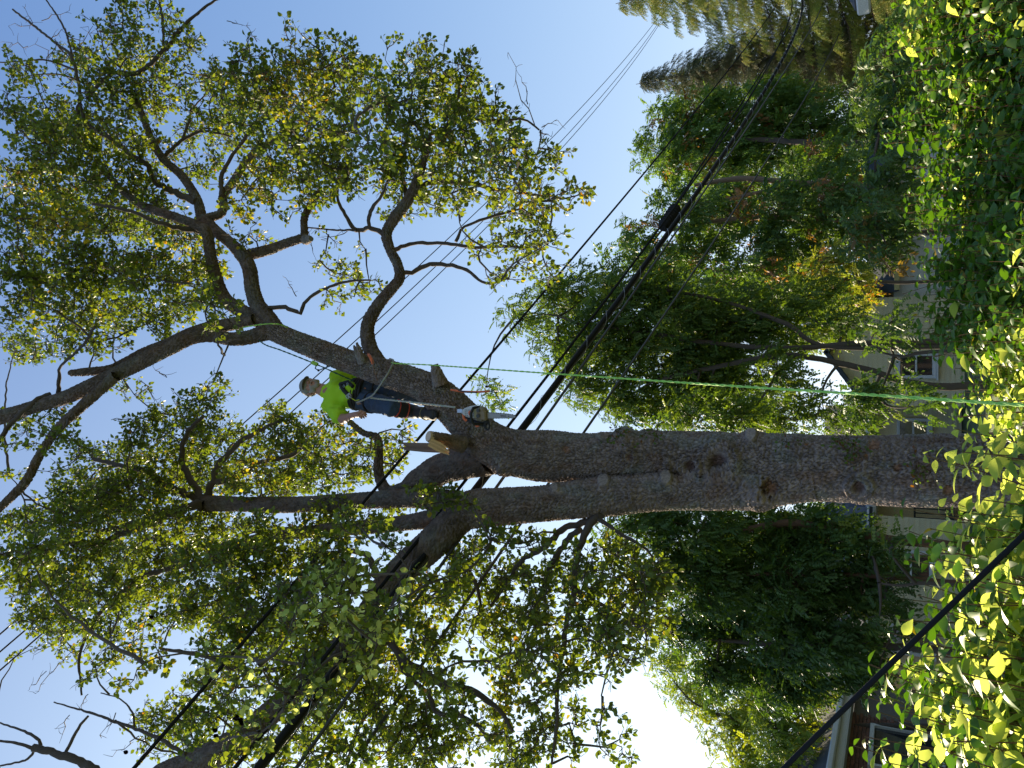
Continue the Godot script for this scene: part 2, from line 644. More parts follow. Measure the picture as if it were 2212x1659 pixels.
func materials() -> void:
	var fine := noise_tex(0.03, 4, 0.72, 1.12, 3)
	var blot := noise_tex(0.012, 5, 0.6, 1.2, 8)
	M.bark = grainy(mat(1, 1, 1, 0.92), 9.0, 0.25, fine)
	M.bark.vertex_color_use_as_albedo = true
	M.bark.metallic_specular = 0.25
	M.twig = grainy(mat(1, 1, 1, 0.9), 14.0, 0.15, fine)
	M.twig.vertex_color_use_as_albedo = true
	M.twig.metallic_specular = 0.3
	M.leaf = leaf_mat(Color.WHITE, Color(1.0, 1.0, 0.5), 0.5)
	M.leaf.vertex_color_use_as_albedo = true
	M.needle = leaf_mat(Color.WHITE, Color(0.6, 0.6, 0.4), 0.6)
	M.needle.vertex_color_use_as_albedo = true
	M.grass = grainy(mat(0.09, 0.12, 0.04, 0.95), 0.6, 0.5, blot)
	M.cream = grainy(mat(0.80, 0.69, 0.42, 0.7), 3.0, 0.02, fine)
	M.cream2 = grainy(mat(0.76, 0.66, 0.41, 0.7), 3.0, 0.02, fine)
	M.white = grainy(mat(0.74, 0.74, 0.72, 0.55), 4.0, 0.0, fine)
	M.slate = grainy(mat(0.075, 0.085, 0.10, 0.85), 5.0, 0.2, fine)
	M.slate2 = grainy(mat(0.06, 0.068, 0.08, 0.85), 5.0, 0.2, fine)
	M.mortar = grainy(mat(0.22, 0.19, 0.16, 0.95), 8.0, 0.1, fine)
	M.bricks = []
	for k in 4: M.bricks.append(grainy(mat(0.17 + 0.03 * k, 0.085 + 0.012 * k, 0.06 + 0.008 * k, 0.9), 14.0, 0.12, fine))
	M.dark = mat(0.02, 0.02, 0.022, 0.6)
	M.glass = mat(0.02, 0.025, 0.03, 0.05)
	M.glass.metallic_specular = 0.8
	M.cable = mat(0.018, 0.018, 0.020, 0.85)
	M.cable.metallic_specular = 0.2
	M.cable2 = mat(0.045, 0.043, 0.042, 0.6)
	M.steel = mat(0.55, 0.55, 0.56, 0.35, 0.9)

func ground() -> void:
	var mb := MB.new()
	var k := 40
	for i in k:
		for j in k:
			var f := func(a: int, b: int) -> Vector3:
				var x := (a - k * 0.5) / (k * 0.5)
				var z := (b - k * 0.5) / (k * 0.5)
				x = signf(x) * x * x * 150.0
				z = signf(z) * z * z * 150.0
				return Vector3(x, 0.06 * n_big.get_noise_2d(x * 0.2, z * 0.2), z)
			mb.quad(f.call(i, j), f.call(i + 1, j), f.call(i + 1, j + 1), f.call(i, j + 1), Vector3.UP)
	top("ground", mb.mesh(), M.grass, "", "", "", "structure")

# ---------------------------------------------------------------- houses
func board_mesh(len: float, h: float) -> ArrayMesh:
	# a clapboard: a thin wedge, thick at its lower edge
	var mb := MB.new()
	var t := 0.022
	var a := Vector3(-len * 0.5, 0, 0); var b := Vector3(len * 0.5, 0, 0)
	var bz := Vector3(0, 0, t); var tz := Vector3(0, h, 0.007)
	mb.quad(a + bz, b + bz, b + tz, a + tz, Vector3.BACK)
	mb.quad(a, b, b + bz, a + bz, Vector3.DOWN)
	mb.quad(a, a + bz, a + tz, a + Vector3(0, h, 0), Vector3.LEFT)
	mb.quad(b, b + bz, b + tz, b + Vector3(0, h, 0), Vector3.RIGHT)
	return mb.mesh()

func box_part(parent: Node3D, called: String, at: Vector3, size: Vector3, m: Material, ch := 0.006, b := Basis()) -> MeshInstance3D:
	var mb := MB.new()
	mb.box(Transform3D(), size, ch)
	return part(parent, called, mb.mesh(), m, Transform3D(b, at))

func siding(parent: Node3D, x0: float, x1: float, y0: float, y1: float, z: float, step: float, mats: Array, gable := 0.0, apex := 0.0) -> void:
	# boards on the face that looks to +z; above y1 they shorten towards a gable
	var y := y0
	var k := 0
	while y < y1 + gable - step * 0.5:
		var a := x0
		var b := x1
		if y > y1:
			var f := (y - y1 + step) / gable
			a = lerpf(x0, apex, f); b = lerpf(x1, apex, f)
		if b - a > 0.08:
			part(parent, "clapboard", board_mesh(b - a, step * 1.04), mats[k % mats.size()], Transform3D(Basis(), Vector3((a + b) * 0.5, y, z)))
		y += step
		k += 1

func window(parent: Node3D, at: Vector3, w: float, h: float, b := Basis(), called := "window", panes := 2) -> void:
	var f := part(parent, called, null, null, Transform3D(b, at))
	var mb := MB.new()
	var t := 0.09
	for s in [-1.0, 1.0]:
		mb.box(Transform3D(Basis(), Vector3(s * (w * 0.5 - t * 0.5), 0, 0.03)), Vector3(t, h, 0.09), 0.008)
		mb.box(Transform3D(Basis(), Vector3(0, s * (h * 0.5 - t * 0.5), 0.03)), Vector3(w - 2 * t - 0.002, t, 0.085), 0.008)
	if panes > 1: mb.box(Transform3D(Basis(), Vector3(0, 0, 0.025)), Vector3(w - 2 * t - 0.002, 0.05, 0.06), 0.006)
	f.mesh = mb.mesh()
	f.material_override = M.white
	for k in panes:
		var ph := (h - 2 * t) / panes
		box_part(f, "pane", Vector3(0, -h * 0.5 + t + ph * (k + 0.5), 0.012), Vector3(w - 2 * t, ph - 0.01, 0.008), M.glass, 0.0)
	box_part(f, "sill", Vector3(0, -h * 0.5 - 0.03, 0.07), Vector3(w + 0.1, 0.05, 0.14), M.white)

func roof_plane(parent: Node3D, a: Vector3, b: Vector3, up: Vector3, courses: int) -> void:
	# shingles laid in courses from the eave a-b towards the ridge a+up
	var across := (b - a)
	var x := across.normalized()
	var yv := up.normalized()
	var nrm := x.cross(yv)
	if nrm.y < 0.0: nrm = -nrm
	var rf := part(parent, "roof", null, M.slate2)
	var deck := MB.new()
	deck.box(Transform3D(Basis(x, yv, x.cross(yv)), a + across * 0.5 + up * 0.5 - nrm * 0.06), Vector3(across.length(), up.length(), 0.1), 0.01)
	rf.mesh = deck.mesh()
	var h := up.length() / courses
	for k in courses:
		var q := MB.new()
		q.box(Transform3D(Basis(x, yv, x.cross(yv)).rotated(x, 0.03 * signf(x.cross(yv).y)), a + across * 0.5 + yv * h * (k + 0.5) + nrm * 0.006), Vector3(across.length() + 0.01 * (k % 2), h * 1.12, 0.018), 0.004)
		part(rf, "shingle_course", q.mesh(), M.slate if k % 3 else M.slate2)

func houses() -> void:
	# cream house behind the trees, its front parallel to the street
	var z := -25.0
	var h := thing("cream_house", "cream clapboard house with slate gable and porch, behind the pear trunk", "house", Vector3(0, 0, z))
	box_part(h, "wall", Vector3(-1.4, 1.2, -3.0), Vector3(8.2, 2.4, 6.0), M.cream2, 0.0)
	siding(h, -5.5, 2.7, 0.1, 2.38, 0.0, 0.125, [M.cream, M.cream2, M.cream])
	# cross gable that looks to the viewer
	box_part(h, "gable_wall", Vector3(0.9, 1.2, 0.6), Vector3(3.0, 2.4, 1.2), M.cream2, 0.0)
	siding(h, -0.6, 2.4, 0.1, 2.4, 1.2, 0.125, [M.cream, M.cream, M.cream2], 1.0, 0.9)
	var gm := MB.new()
	gm.slab(PackedVector2Array([Vector2(-1.5, 0), Vector2(1.5, 0), Vector2(0, 1.0)]), Transform3D(Basis(), Vector3(0.9, 2.4, 1.1)), 0.16)
	part(h, "gable_end", gm.mesh(), M.cream2)
	roof_plane(h, Vector3(2.75, 2.2, 1.5), Vector3(2.75, 2.2, -3.0), Vector3(-1.85, 1.27, 0), 9)
	roof_plane(h, Vector3(-0.95, 2.2, -3.0), Vector3(-0.95, 2.2, 1.5), Vector3(1.85, 1.27, 0), 9)
	roof_plane(h, Vector3(-6.0, 2.35, 0.4), Vector3(-0.7, 2.35, 0.4), Vector3(0, 1.35, -2.7), 10)
	var gut := MB.new()
	gut.box(Transform3D(Basis(), Vector3(-3.4, 2.36, 0.5)), Vector3(5.2, 0.13, 0.13), 0.02)
	part(h, "gutter", gut.mesh(), M.white)
	window(h, Vector3(-1.35, 1.2, 0.03), 0.75, 0.85)
	window(h, Vector3(0.5, 1.15, 1.23), 0.7, 0.95)
	# porch with railing
	box_part(h, "porch_floor", Vector3(-4.2, 0.35, 1.1), Vector3(2.6, 0.12, 2.1), M.cable2)
	box_part(h, "porch_roof", Vector3(-4.2, 2.18, 1.2), Vector3(2.9, 0.14, 2.4), M.white)
	for k in 3: box_part(h, "post", Vector3(-5.4 + 1.2 * k, 1.26, 2.05), Vector3(0.11, 1.7, 0.11), M.white)
	box_part(h, "rail", Vector3(-4.2, 1.2, 2.05), Vector3(2.3, 0.05, 0.07), M.dark)
	for k in 18: box_part(h, "baluster", Vector3(-5.25 + 0.124 * k, 0.8, 2.05), Vector3(0.03, 0.75, 0.03), M.dark, 0.003)
	# neighbour with a low roof, right of it
	var h2 := thing("low_house", "low white-walled house with grey shingle roof beyond the golden shrub", "house", Vector3(0, 0, -24.0))
	box_part(h2, "wall", Vector3(4.6, 0.85, -2.0), Vector3(4.4, 1.7, 4.0), M.white, 0.0)
	siding(h2, 2.75, 6.8, 0.1, 1.66, 0.0, 0.125, [M.white])
	roof_plane(h2, Vector3(2.55, 1.66, 0.35), Vector3(7.0, 1.66, 0.35), Vector3(0, 0.75, -2.0), 8)
	box_part(h2, "fascia", Vector3(4.77, 1.62, 0.38), Vector3(4.4, 0.13, 0.03), grainy(mat(0.60, 0.50, 0.22, 0.6), 4.0, 0.0, noise_tex(0.03, 3, 0.8, 1.1, 4)))
	window(h2, Vector3(4.4, 0.95, 0.03), 0.9, 0.9)
	# siding house on the left, seen under the dark trees
	var h3 := thing("siding_house", "pale clapboard house with two dark windows, under the dark trees", "house", Vector3(-5.9, 0, -22.0), deg_to_rad(12.0))
	box_part(h3, "wall", Vector3(0, 1.1, -2.5), Vector3(5.0, 2.2, 5.0), M.cream2, 0.0)
	siding(h3, -2.5, 2.5, 0.1, 2.16, 0.0, 0.125, [M.cream, M.cream2])
	window(h3, Vector3(-0.55, 1.3, 0.03), 0.75, 1.0)
	window(h3, Vector3(1.3, 1.3, 0.03), 0.75, 1.0)
	box_part(h3, "fascia", Vector3(0, 2.24, 0.25), Vector3(5.4, 0.16, 0.04), M.white)
	roof_plane(h3, Vector3(-2.7, 2.25, 0.3), Vector3(2.7, 2.25, 0.3), Vector3(0, 1.2, -2.8), 9)
	# brick house nearer, its long side runs away from the viewer
	var h4 := thing("brick_house", "brown brick house with white eaves and large window, behind the leafy shoots", "house", Vector3(-7.45, 0, -16.5), deg_to_rad(88.0))
	# its own x runs along the wall, +z faces the viewer's right
	box_part(h4, "wall", Vector3(0, 1.25, -2.6), Vector3(9.0, 2.5, 5.0), M.mortar, 0.0)
	var bm := MB.new()
	bm.box(Transform3D(), Vector3(0.205, 0.066, 0.05), 0.006)
	var brick := bm.mesh()
	var wx0 := 0.1
	var wx1 := 2.0
	var n := 0
	for row in 22:
		var y := 0.86 + row * 0.077
		var x := -3.2 + (0.107 if row % 2 else 0.0)
		while x < 2.6:
			if not (y > 0.82 and y < 2.16 and x > wx0 - 0.08 and x < wx1 + 0.08) and n < 520:
				part(h4, "brick", brick, M.bricks[(row * 7 + int(x * 31.0)) % 4], Transform3D(Basis(), Vector3(x, y, -0.09 + 0.004 * rng.randf())))
				n += 1
			x += 0.216
	window(h4, Vector3((wx0 + wx1) * 0.5, 1.48, -0.04), wx1 - wx0, 1.3, Basis(), "window", 1)
	box_part(h4, "fascia", Vector3(0, 2.62, 0.32), Vector3(9.4, 0.18, 0.04), M.white)
	box_part(h4, "soffit", Vector3(0, 2.52, 0.12), Vector3(9.4, 0.03, 0.42), M.white)
	var g4 := MB.new()
	g4.box(Transform3D(Basis(), Vector3(0, 2.72, 0.41)), Vector3(9.4, 0.12, 0.13), 0.025)
	part(h4, "gutter", g4.mesh(), M.white)
	roof_plane(h4, Vector3(-4.7, 2.74, 0.36), Vector3(4.7, 2.74, 0.36), Vector3(0, 1.7, -2.9), 14)
	# corner of a roof at the far right
	var q := P(1866, 14, 11.0)
	var h5 := thing("white_house", "white boxed gutter corner of a house beside the spruce", "house", Vector3(q.x, 0, q.z))
	var g5 := MB.new()
	g5.box(Transform3D(Basis(), Vector3(0.0, q.y, 1.5)), Vector3(0.14, 0.16, 3.2), 0.02)
	part(h5, "gutter", g5.mesh(), M.white)
	box_part(h5, "end_fascia", Vector3(1.6, q.y, -0.08), Vector3(3.0, 0.15, 0.03), M.white)
	box_part(h5, "wall", Vector3(2.4, q.y * 0.5 - 0.05, 1.6), Vector3(4.2, q.y - 0.12, 3.0), M.white, 0.0)
	roof_plane(h5, Vector3(0.02, q.y + 0.1, -0.1), Vector3(0.02, q.y + 0.1, 3.1), Vector3(1.9, 0.8, 0), 8)

# ---------------------------------------------------------------- the pear tree
func stations(z0: float, z1: float, p: Array) -> Array:
	var out := []
	for i in p.size():
		var zf := lerpf(z0, z1, float(i) / maxi(1, p.size() - 1))
		var a: Array = p[i]
		out.append([P(a[0], a[1], zf), a[2] * unit_at(a[0], a[1], zf)])
	return out

func pear_tree() -> void:
	var base := P(2400, 1022, 6.4)
	base.y = 0.0
	var t := thing("pear_tree", "huge old pear tree with forked trunk and spreading limbs, a man in it", "tree")
	var knots := []
	for b in [[1553, 1000, 36, 0.075, "hole"], [1350, 950, 26, 0.075, "burl"], [1492, 1006, 21, 0.045, "hole"], [1440, 1037, 13, 0.045, "cut"], [1640, 1064, 34, 0.085, "burl"], [1590, 1040, 26, 0.05, "burl"], [1445, 1000, 24, 0.04, "burl"], [1085, 1010, 22, 0.05, "burl"], [1855, 1052, 24, 0.04, "hole"], [1200, 1056, 9, 0.03, "cut"], [1622, 946, 13, 0.045, "cut"], [1362, 988, 14, 0.02, "hole"], [1365, 1070, 18, 0.025, "burl"], [1305, 1040, 13, 0.03, "cut"], [1888, 958, 15, 0.0, "bare"], [1222, 970, 9, 0.0, "bare"], [1400, 940, 16, 0.03, "burl"], [1665, 1052, 16, 0.0, "bare"], [1940, 1010, 9, 0.0, "bare"], [2050, 1060, 12, 0.0, "bare"], [1720, 965, 20, 0.012, "burl"]]:
		var zf := 6.13
		knots.append([P(b[0], b[1], zf), b[2] * unit_at(b[0], b[1], zf), b[3], b[4], ray(b[0], b[1]).normalized()])
	# lower trunk and its right hand stem
	var s1 := stations(6.4, 6.4, [[2640, 1026, 112], [2400, 1024, 96], [2212, 1020, 86], [2050, 1016, 80], [1900, 1014, 76], [1750, 1012, 73], [1640, 1004, 67], [1560, 993, 56], [1480, 985, 50], [1390, 982, 48], [1270, 988, 51], [1180, 988, 53], [1100, 976, 47], [1045, 950, 44], [1005, 912, 40], [970, 874, 38], [938, 848, 36], [905, 831, 31], [833, 806, 28], [758, 783, 24], [683, 754, 22], [620, 729, 20.5], [572, 706, 20]])
	part(t, "trunk", bark_tube(s1, 0.008, 0.0068, 0.021, 0.0, knots), M.bark)
	var s2 := stations(6.3, 6.2, [[1760, 1040, 42], [1640, 1050, 44], [1560, 1060, 41], [1480, 1063, 39], [1390, 1063, 41], [1270, 1075, 41], [1180, 1087, 38.5], [1090, 1095, 39], [1030, 1099, 40], [985, 1108, 36]])
	part(t, "stem", bark_tube(s2, 0.008, 0.0068, 0.021, 30.0, knots), M.bark)
	var skeleton := []
	for s in catmull(s1, 0.12): skeleton.append(s[0])
	for s in catmull(s2, 0.12): skeleton.append(s[0])
	# limbs: [z at root, z at tip, stations]; the first ones are thick enough to show plates of bark
	var limbs := [
		[6.2, 5.5, [[1030, 1100, 30], [985, 1128, 34], [950, 1160, 34], [902, 1203, 33], [840, 1258, 29], [790, 1330, 24], [715, 1418, 22], [642, 1490, 23], [550, 1570, 26], [458, 1632, 29], [340, 1685, 30]]],
		[6.2, 6.9, [[1010, 1092, 26], [960, 1082, 25], [880, 1076, 21], [800, 1080, 19], [697, 1089, 18], [560, 1090, 17], [440, 1087, 16]]],
		[6.5, 6.9, [[1060, 985, 40], [1000, 998, 38], [950, 1015, 33], [910, 1040, 30], [870, 1062, 19], [835, 1060, 12], [818, 1020, 10], [816, 950, 8.5], [785, 935, 6.5], [755, 910, 5], [738, 890, 3]]],
		[6.25, 6.6, [[1000, 1105, 22], [950, 1118, 20], [860, 1132, 16], [760, 1141, 14], [680, 1148, 13], [600, 1155, 13], [530, 1172, 11], [450, 1200, 8]]],
		[6.4, 5.2, [[590, 712, 20], [540, 728, 15], [500, 732, 14], [455, 726, 13], [415, 730, 14], [367, 751, 16], [293, 787, 16], [220, 822, 15], [147, 856, 14], [73, 879, 14], [0, 902, 15], [-80, 925, 14]]],
		[6.4, 6.6, [[600, 718, 18], [572, 680, 18], [557, 660, 17], [546, 626, 16], [539, 580, 15], [524, 552, 14], [498, 525, 12], [467, 500, 12], [447, 480, 12], [437, 473, 11], [425, 430, 10], [393, 380, 9], [352, 343, 8], [327, 300, 7], [307, 247, 6], [290, 200, 5]]],
		[6.4, 6.1, [[590, 705, 16], [545, 685, 15], [513, 666, 14], [484, 644, 14], [466, 600, 13], [455, 553, 12], [447, 505, 12], [433, 490, 11], [383, 470, 9], [320, 450, 8], [277, 423, 7], [250, 397, 6], [220, 360, 5]]],
		[6.3, 5.6, [[548, 690, 13], [500, 700, 13], [455, 708, 13], [412, 722, 13], [360, 745, 12], [312, 762, 11], [262, 787, 10], [235, 798, 9], [190, 803, 8], [147, 806, 6]]],
		[6.45, 6.9, [[830, 800, 17], [812, 775, 17], [799, 752, 16], [793, 715, 14], [800, 688, 13], [820, 655, 12], [845, 625, 12], [863, 600, 12], [858, 570, 11], [843, 540, 10], [835, 505, 11], [852, 472, 11], [876, 440, 11], [895, 405, 10], [908, 370, 8], [920, 330, 7], [928, 290, 6]]],
		[5.6, 5.0, [[250, 812, 12], [205, 852, 11], [165, 888, 10], [121, 930, 9], [85, 985, 9], [58, 1037, 9], [25, 1073, 8], [-20, 1115, 7]]],
		[6.6, 6.9, [[528, 553, 12], [560, 545, 11], [586, 538, 10], [615, 527, 9], [645, 517, 9], [657, 512, 8], [657, 477, 7], [664, 455, 7], [677, 436, 7], [690, 410, 5]]],
		[6.5, 7.0, [[437, 474, 10], [458, 468, 9], [476, 462, 9], [482, 445, 9], [482, 425, 9], [503, 393, 8], [533, 350, 8], [560, 323, 7], [600, 300, 6], [633, 280, 5], [680, 245, 4], [719, 217, 3]]],
	]
	var i := 0
	for l in limbs:
		var st := stations(l[0], l[1], l[2])
		part(t, "limb", bark_tube(st, 0.011, 0.0095, 0.014, 60.0 + 20.0 * i, knots if i < 1 else [], true, 0.62), M.bark)  # bark painted darker than the trunk, as limbs look against the sky
		for s in catmull(st, 0.12): skeleton.append(s[0])
		i += 1
	# lesser branches, plain tapered wood, coloured darker to imitate backlit shade
	var lesser := [
		[6.6, 6.9, [[480, 425, 5], [477, 385, 5], [500, 340, 4], [533, 293, 4], [580, 237, 3]]],
		[6.5, 6.2, [[427, 437, 8], [367, 410, 7], [333, 390, 6], [320, 360, 6], [283, 333, 5], [233, 297, 5], [187, 263, 4], [170, 215, 3]]],
		[6.3, 5.6, [[433, 498, 8], [393, 493, 6], [350, 483, 5], [283, 457, 4], [200, 440, 3]]],
		[6.6, 6.9, [[352, 343, 5], [383, 310, 4], [410, 293, 4], [443, 283, 3], [500, 295, 2]]],
		[6.7, 7.0, [[393, 302, 3], [410, 257, 3], [413, 223, 2]]],
		[6.4, 6.9, [[187, 215, 4], [240, 160, 4.5], [300, 157, 5], [360, 103, 5], [387, 67, 4], [433, 23, 3], [473, -4, 2.5]]],
		[6.7, 6.8, [[353, 108, 3], [352, 50, 3], [343, -5, 2]]],
		[6.3, 6.5, [[167, 250, 5], [173, 200, 4], [160, 140, 3.5], [147, 113, 3], [110, 85, 2.5], [70, 53, 2.5], [27, 20, 2]]],
		[6.4, 6.6, [[160, 140, 2.5], [147, 83, 2], [127, 40, 2], [100, 0, 1.5]]],
		[6.4, 6.2, [[160, 150, 2.5], [100, 130, 2], [50, 132, 1.5], [0, 135, 1.5]]],
		[5.5, 5.0, [[110, 850, 5], [73, 868, 5], [22, 919, 5], [0, 949, 5], [-20, 980, 4]]],
		[5.6, 5.3, [[125, 855, 5], [128, 822, 4], [132, 791, 3], [180, 745, 3], [205, 704, 3]]],
		[6.8, 7.1, [[868, 590, 6], [890, 588, 5], [920, 575, 5], [945, 570, 5], [1000, 580, 4], [1050, 612, 3], [1100, 600, 2.5]]],
		[6.9, 7.1, [[852, 541, 5], [885, 528, 4], [955, 525, 4], [1025, 534, 3.5], [1095, 532, 3], [1170, 540, 2]]],
		[7.0, 7.2, [[985, 523, 3.5], [1004, 490, 3], [1071, 465, 3], [1130, 450, 2]]],
		[6.85, 7.1, [[835, 512, 7], [818, 500, 6], [798, 493, 5], [770, 497, 5], [742, 458, 4], [728, 420, 3], [735, 370, 2]]],
		[6.85, 6.6, [[798, 493, 4], [797, 470, 4], [803, 450, 4], [826, 420, 3], [840, 380, 2]]],
		[6.9, 7.0, [[770, 497, 2.5], [720, 497, 2], [651, 490, 1.5]]],
		[6.9, 7.2, [[900, 400, 6], [915, 398, 6], [938, 393, 6], [1008, 395, 5], [1078, 410, 4], [1150, 420, 3], [1218, 427, 2]]],
		[7.0, 7.3, [[880, 430, 5], [870, 385, 5], [868, 350, 5], [878, 301, 4], [885, 250, 3], [890, 200, 2]]],
		[7.0, 7.1, [[920, 330, 5], [960, 280, 4], [985, 230, 3], [995, 170, 2]]],
		[7.0, 7.2, [[930, 290, 4], [1000, 260, 3.5], [1080, 260, 3], [1130, 258, 2.5], [1165, 280, 2]]],
		[6.4, 6.7, [[572, 668, 5], [595, 663, 4.5], [616, 664, 4.5], [649, 676, 4.5], [656, 655, 4], [689, 630, 3.5], [740, 610, 3], [800, 605, 2]]],
		[6.9, 7.2, [[440, 1084, 10], [458, 1048, 8], [473, 1004, 7], [513, 960, 6], [552, 935, 5], [600, 910, 3]]],
		[6.9, 7.1, [[440, 1082, 9], [414, 1040, 7], [392, 993, 6], [403, 938, 5], [440, 900, 4]]],
		[6.9, 6.6, [[440, 1084, 9], [352, 1045, 7], [304, 1016, 6], [264, 1007, 5], [200, 990, 4]]],
		[6.9, 7.2, [[465, 1042, 7], [521, 1026, 6], [557, 1000, 5], [623, 985, 5], [650, 968, 4]]],
		[6.8, 6.0, [[440, 1090, 12], [403, 1097, 9], [330, 1128, 8], [257, 1155, 7], [220, 1172, 6], [147, 1172, 5], [80, 1180, 3]]],
		[6.8, 6.5, [[430, 1090, 8], [352, 1110, 6], [220, 1146, 5], [120, 1120, 3]]],
		[6.6, 5.8, [[560, 1165, 7], [500, 1205, 6], [403, 1220, 6], [304, 1249, 6], [260, 1286, 6], [220, 1319, 5], [191, 1366, 4], [172, 1421, 3], [176, 1502, 2]]],
		[5.9, 5.6, [[720, 1400, 8], [640, 1440, 6], [532, 1447, 5], [458, 1421, 5], [396, 1409, 4], [348, 1401, 3]]],
		[6.15, 6.4, [[1300, 1112, 9], [1287, 1122, 9], [1250, 1133, 8], [1214, 1146, 7], [1170, 1187, 6], [1126, 1212, 5], [1096, 1256, 4], [1060, 1310, 3]]],
		[6.15, 5.6, [[1290, 1112, 9], [1268, 1143, 9], [1247, 1198, 7], [1240, 1271, 7], [1225, 1344, 6], [1214, 1418, 6], [1203, 1491, 5], [1203, 1564, 4], [1192, 1650, 3]]],
		[6.15, 6.5, [[1255, 1143, 7], [1228, 1165, 7], [1195, 1216, 7], [1174, 1271, 6], [1150, 1330, 4], [1130, 1400, 3]]],
		[6.15, 6.0, [[1290, 1120, 5], [1342, 1154, 4], [1397, 1187, 3], [1420, 1230, 2]]],
		[5.9, 6.0, [[1238, 1271, 5], [1287, 1300, 4], [1361, 1337, 3], [1400, 1360, 2]]],
		[5.8, 5.6, [[800, 1330, 9], [870, 1420, 8], [942, 1469, 8], [994, 1484, 8], [1049, 1509, 7], [1078, 1535, 5], [1110, 1580, 4]]],
		[5.7, 5.4, [[870, 1450, 5], [928, 1502, 5], [942, 1539, 5], [1012, 1553, 4], [1060, 1600, 3]]],
		[6.0, 5.8, [[815, 1310, 7], [847, 1377, 6], [862, 1418, 6], [873, 1451, 4]]],
		[6.1, 6.3, [[940, 1165, 8], [979, 1200, 6], [1001, 1216, 6], [1027, 1260, 5], [1040, 1310, 3]]],
		[6.2, 6.4, [[830, 1270, 8], [810, 1230, 7], [790, 1200, 6], [740, 1190, 5], [690, 1215, 4]]],
		[5.2, 5.0, [[260, 1700, 9], [213, 1668, 9], [154, 1638, 9], [110, 1625, 8], [73, 1618, 8]]],
		[5.1, 5.0, [[73, 1617, 4], [40, 1606, 3], [0, 1600, 2.5]]],
		[5.1, 5.1, [[88, 1620, 4], [84, 1600, 3.5], [66, 1586, 3], [30, 1572, 2], [-5, 1560, 1.5]]],
		[5.1, 5.2, [[139, 1634, 4], [158, 1594, 3.5], [175, 1565, 3], [191, 1546, 2.5]]],
		[5.4, 5.4, [[400, 1630, 5], [341, 1594, 4], [286, 1572, 3.5], [240, 1556, 3], [194, 1539, 2.5], [117, 1517, 1.5]]],
		[5.4, 5.5, [[290, 1574, 2.5], [286, 1540, 2], [260, 1510, 1.5], [218, 1497, 1.2]]],
		[5.1, 5.0, [[75, 1620, 3], [60, 1640, 2.5], [0, 1655, 2]]],
	]
	for l in lesser:
		var st := stations(l[0], l[1], l[2])
		var fine := catmull(st, 0.06)
		var pts := []
		var rad := []
		for s in fine:
			pts.append(s[0] + rdir() * s[1] * 0.35)
			rad.append(s[1] * rng.randf_range(0.92, 1.1))
			skeleton.append(s[0])
		var mb := MB.new()
		mb.tube(pts, rad, 8, Color(0.12, 0.098, 0.085))
		part(t, "branch", mb.mesh(), M.twig)
	stubs(t)
	pear_leaves(t, skeleton)

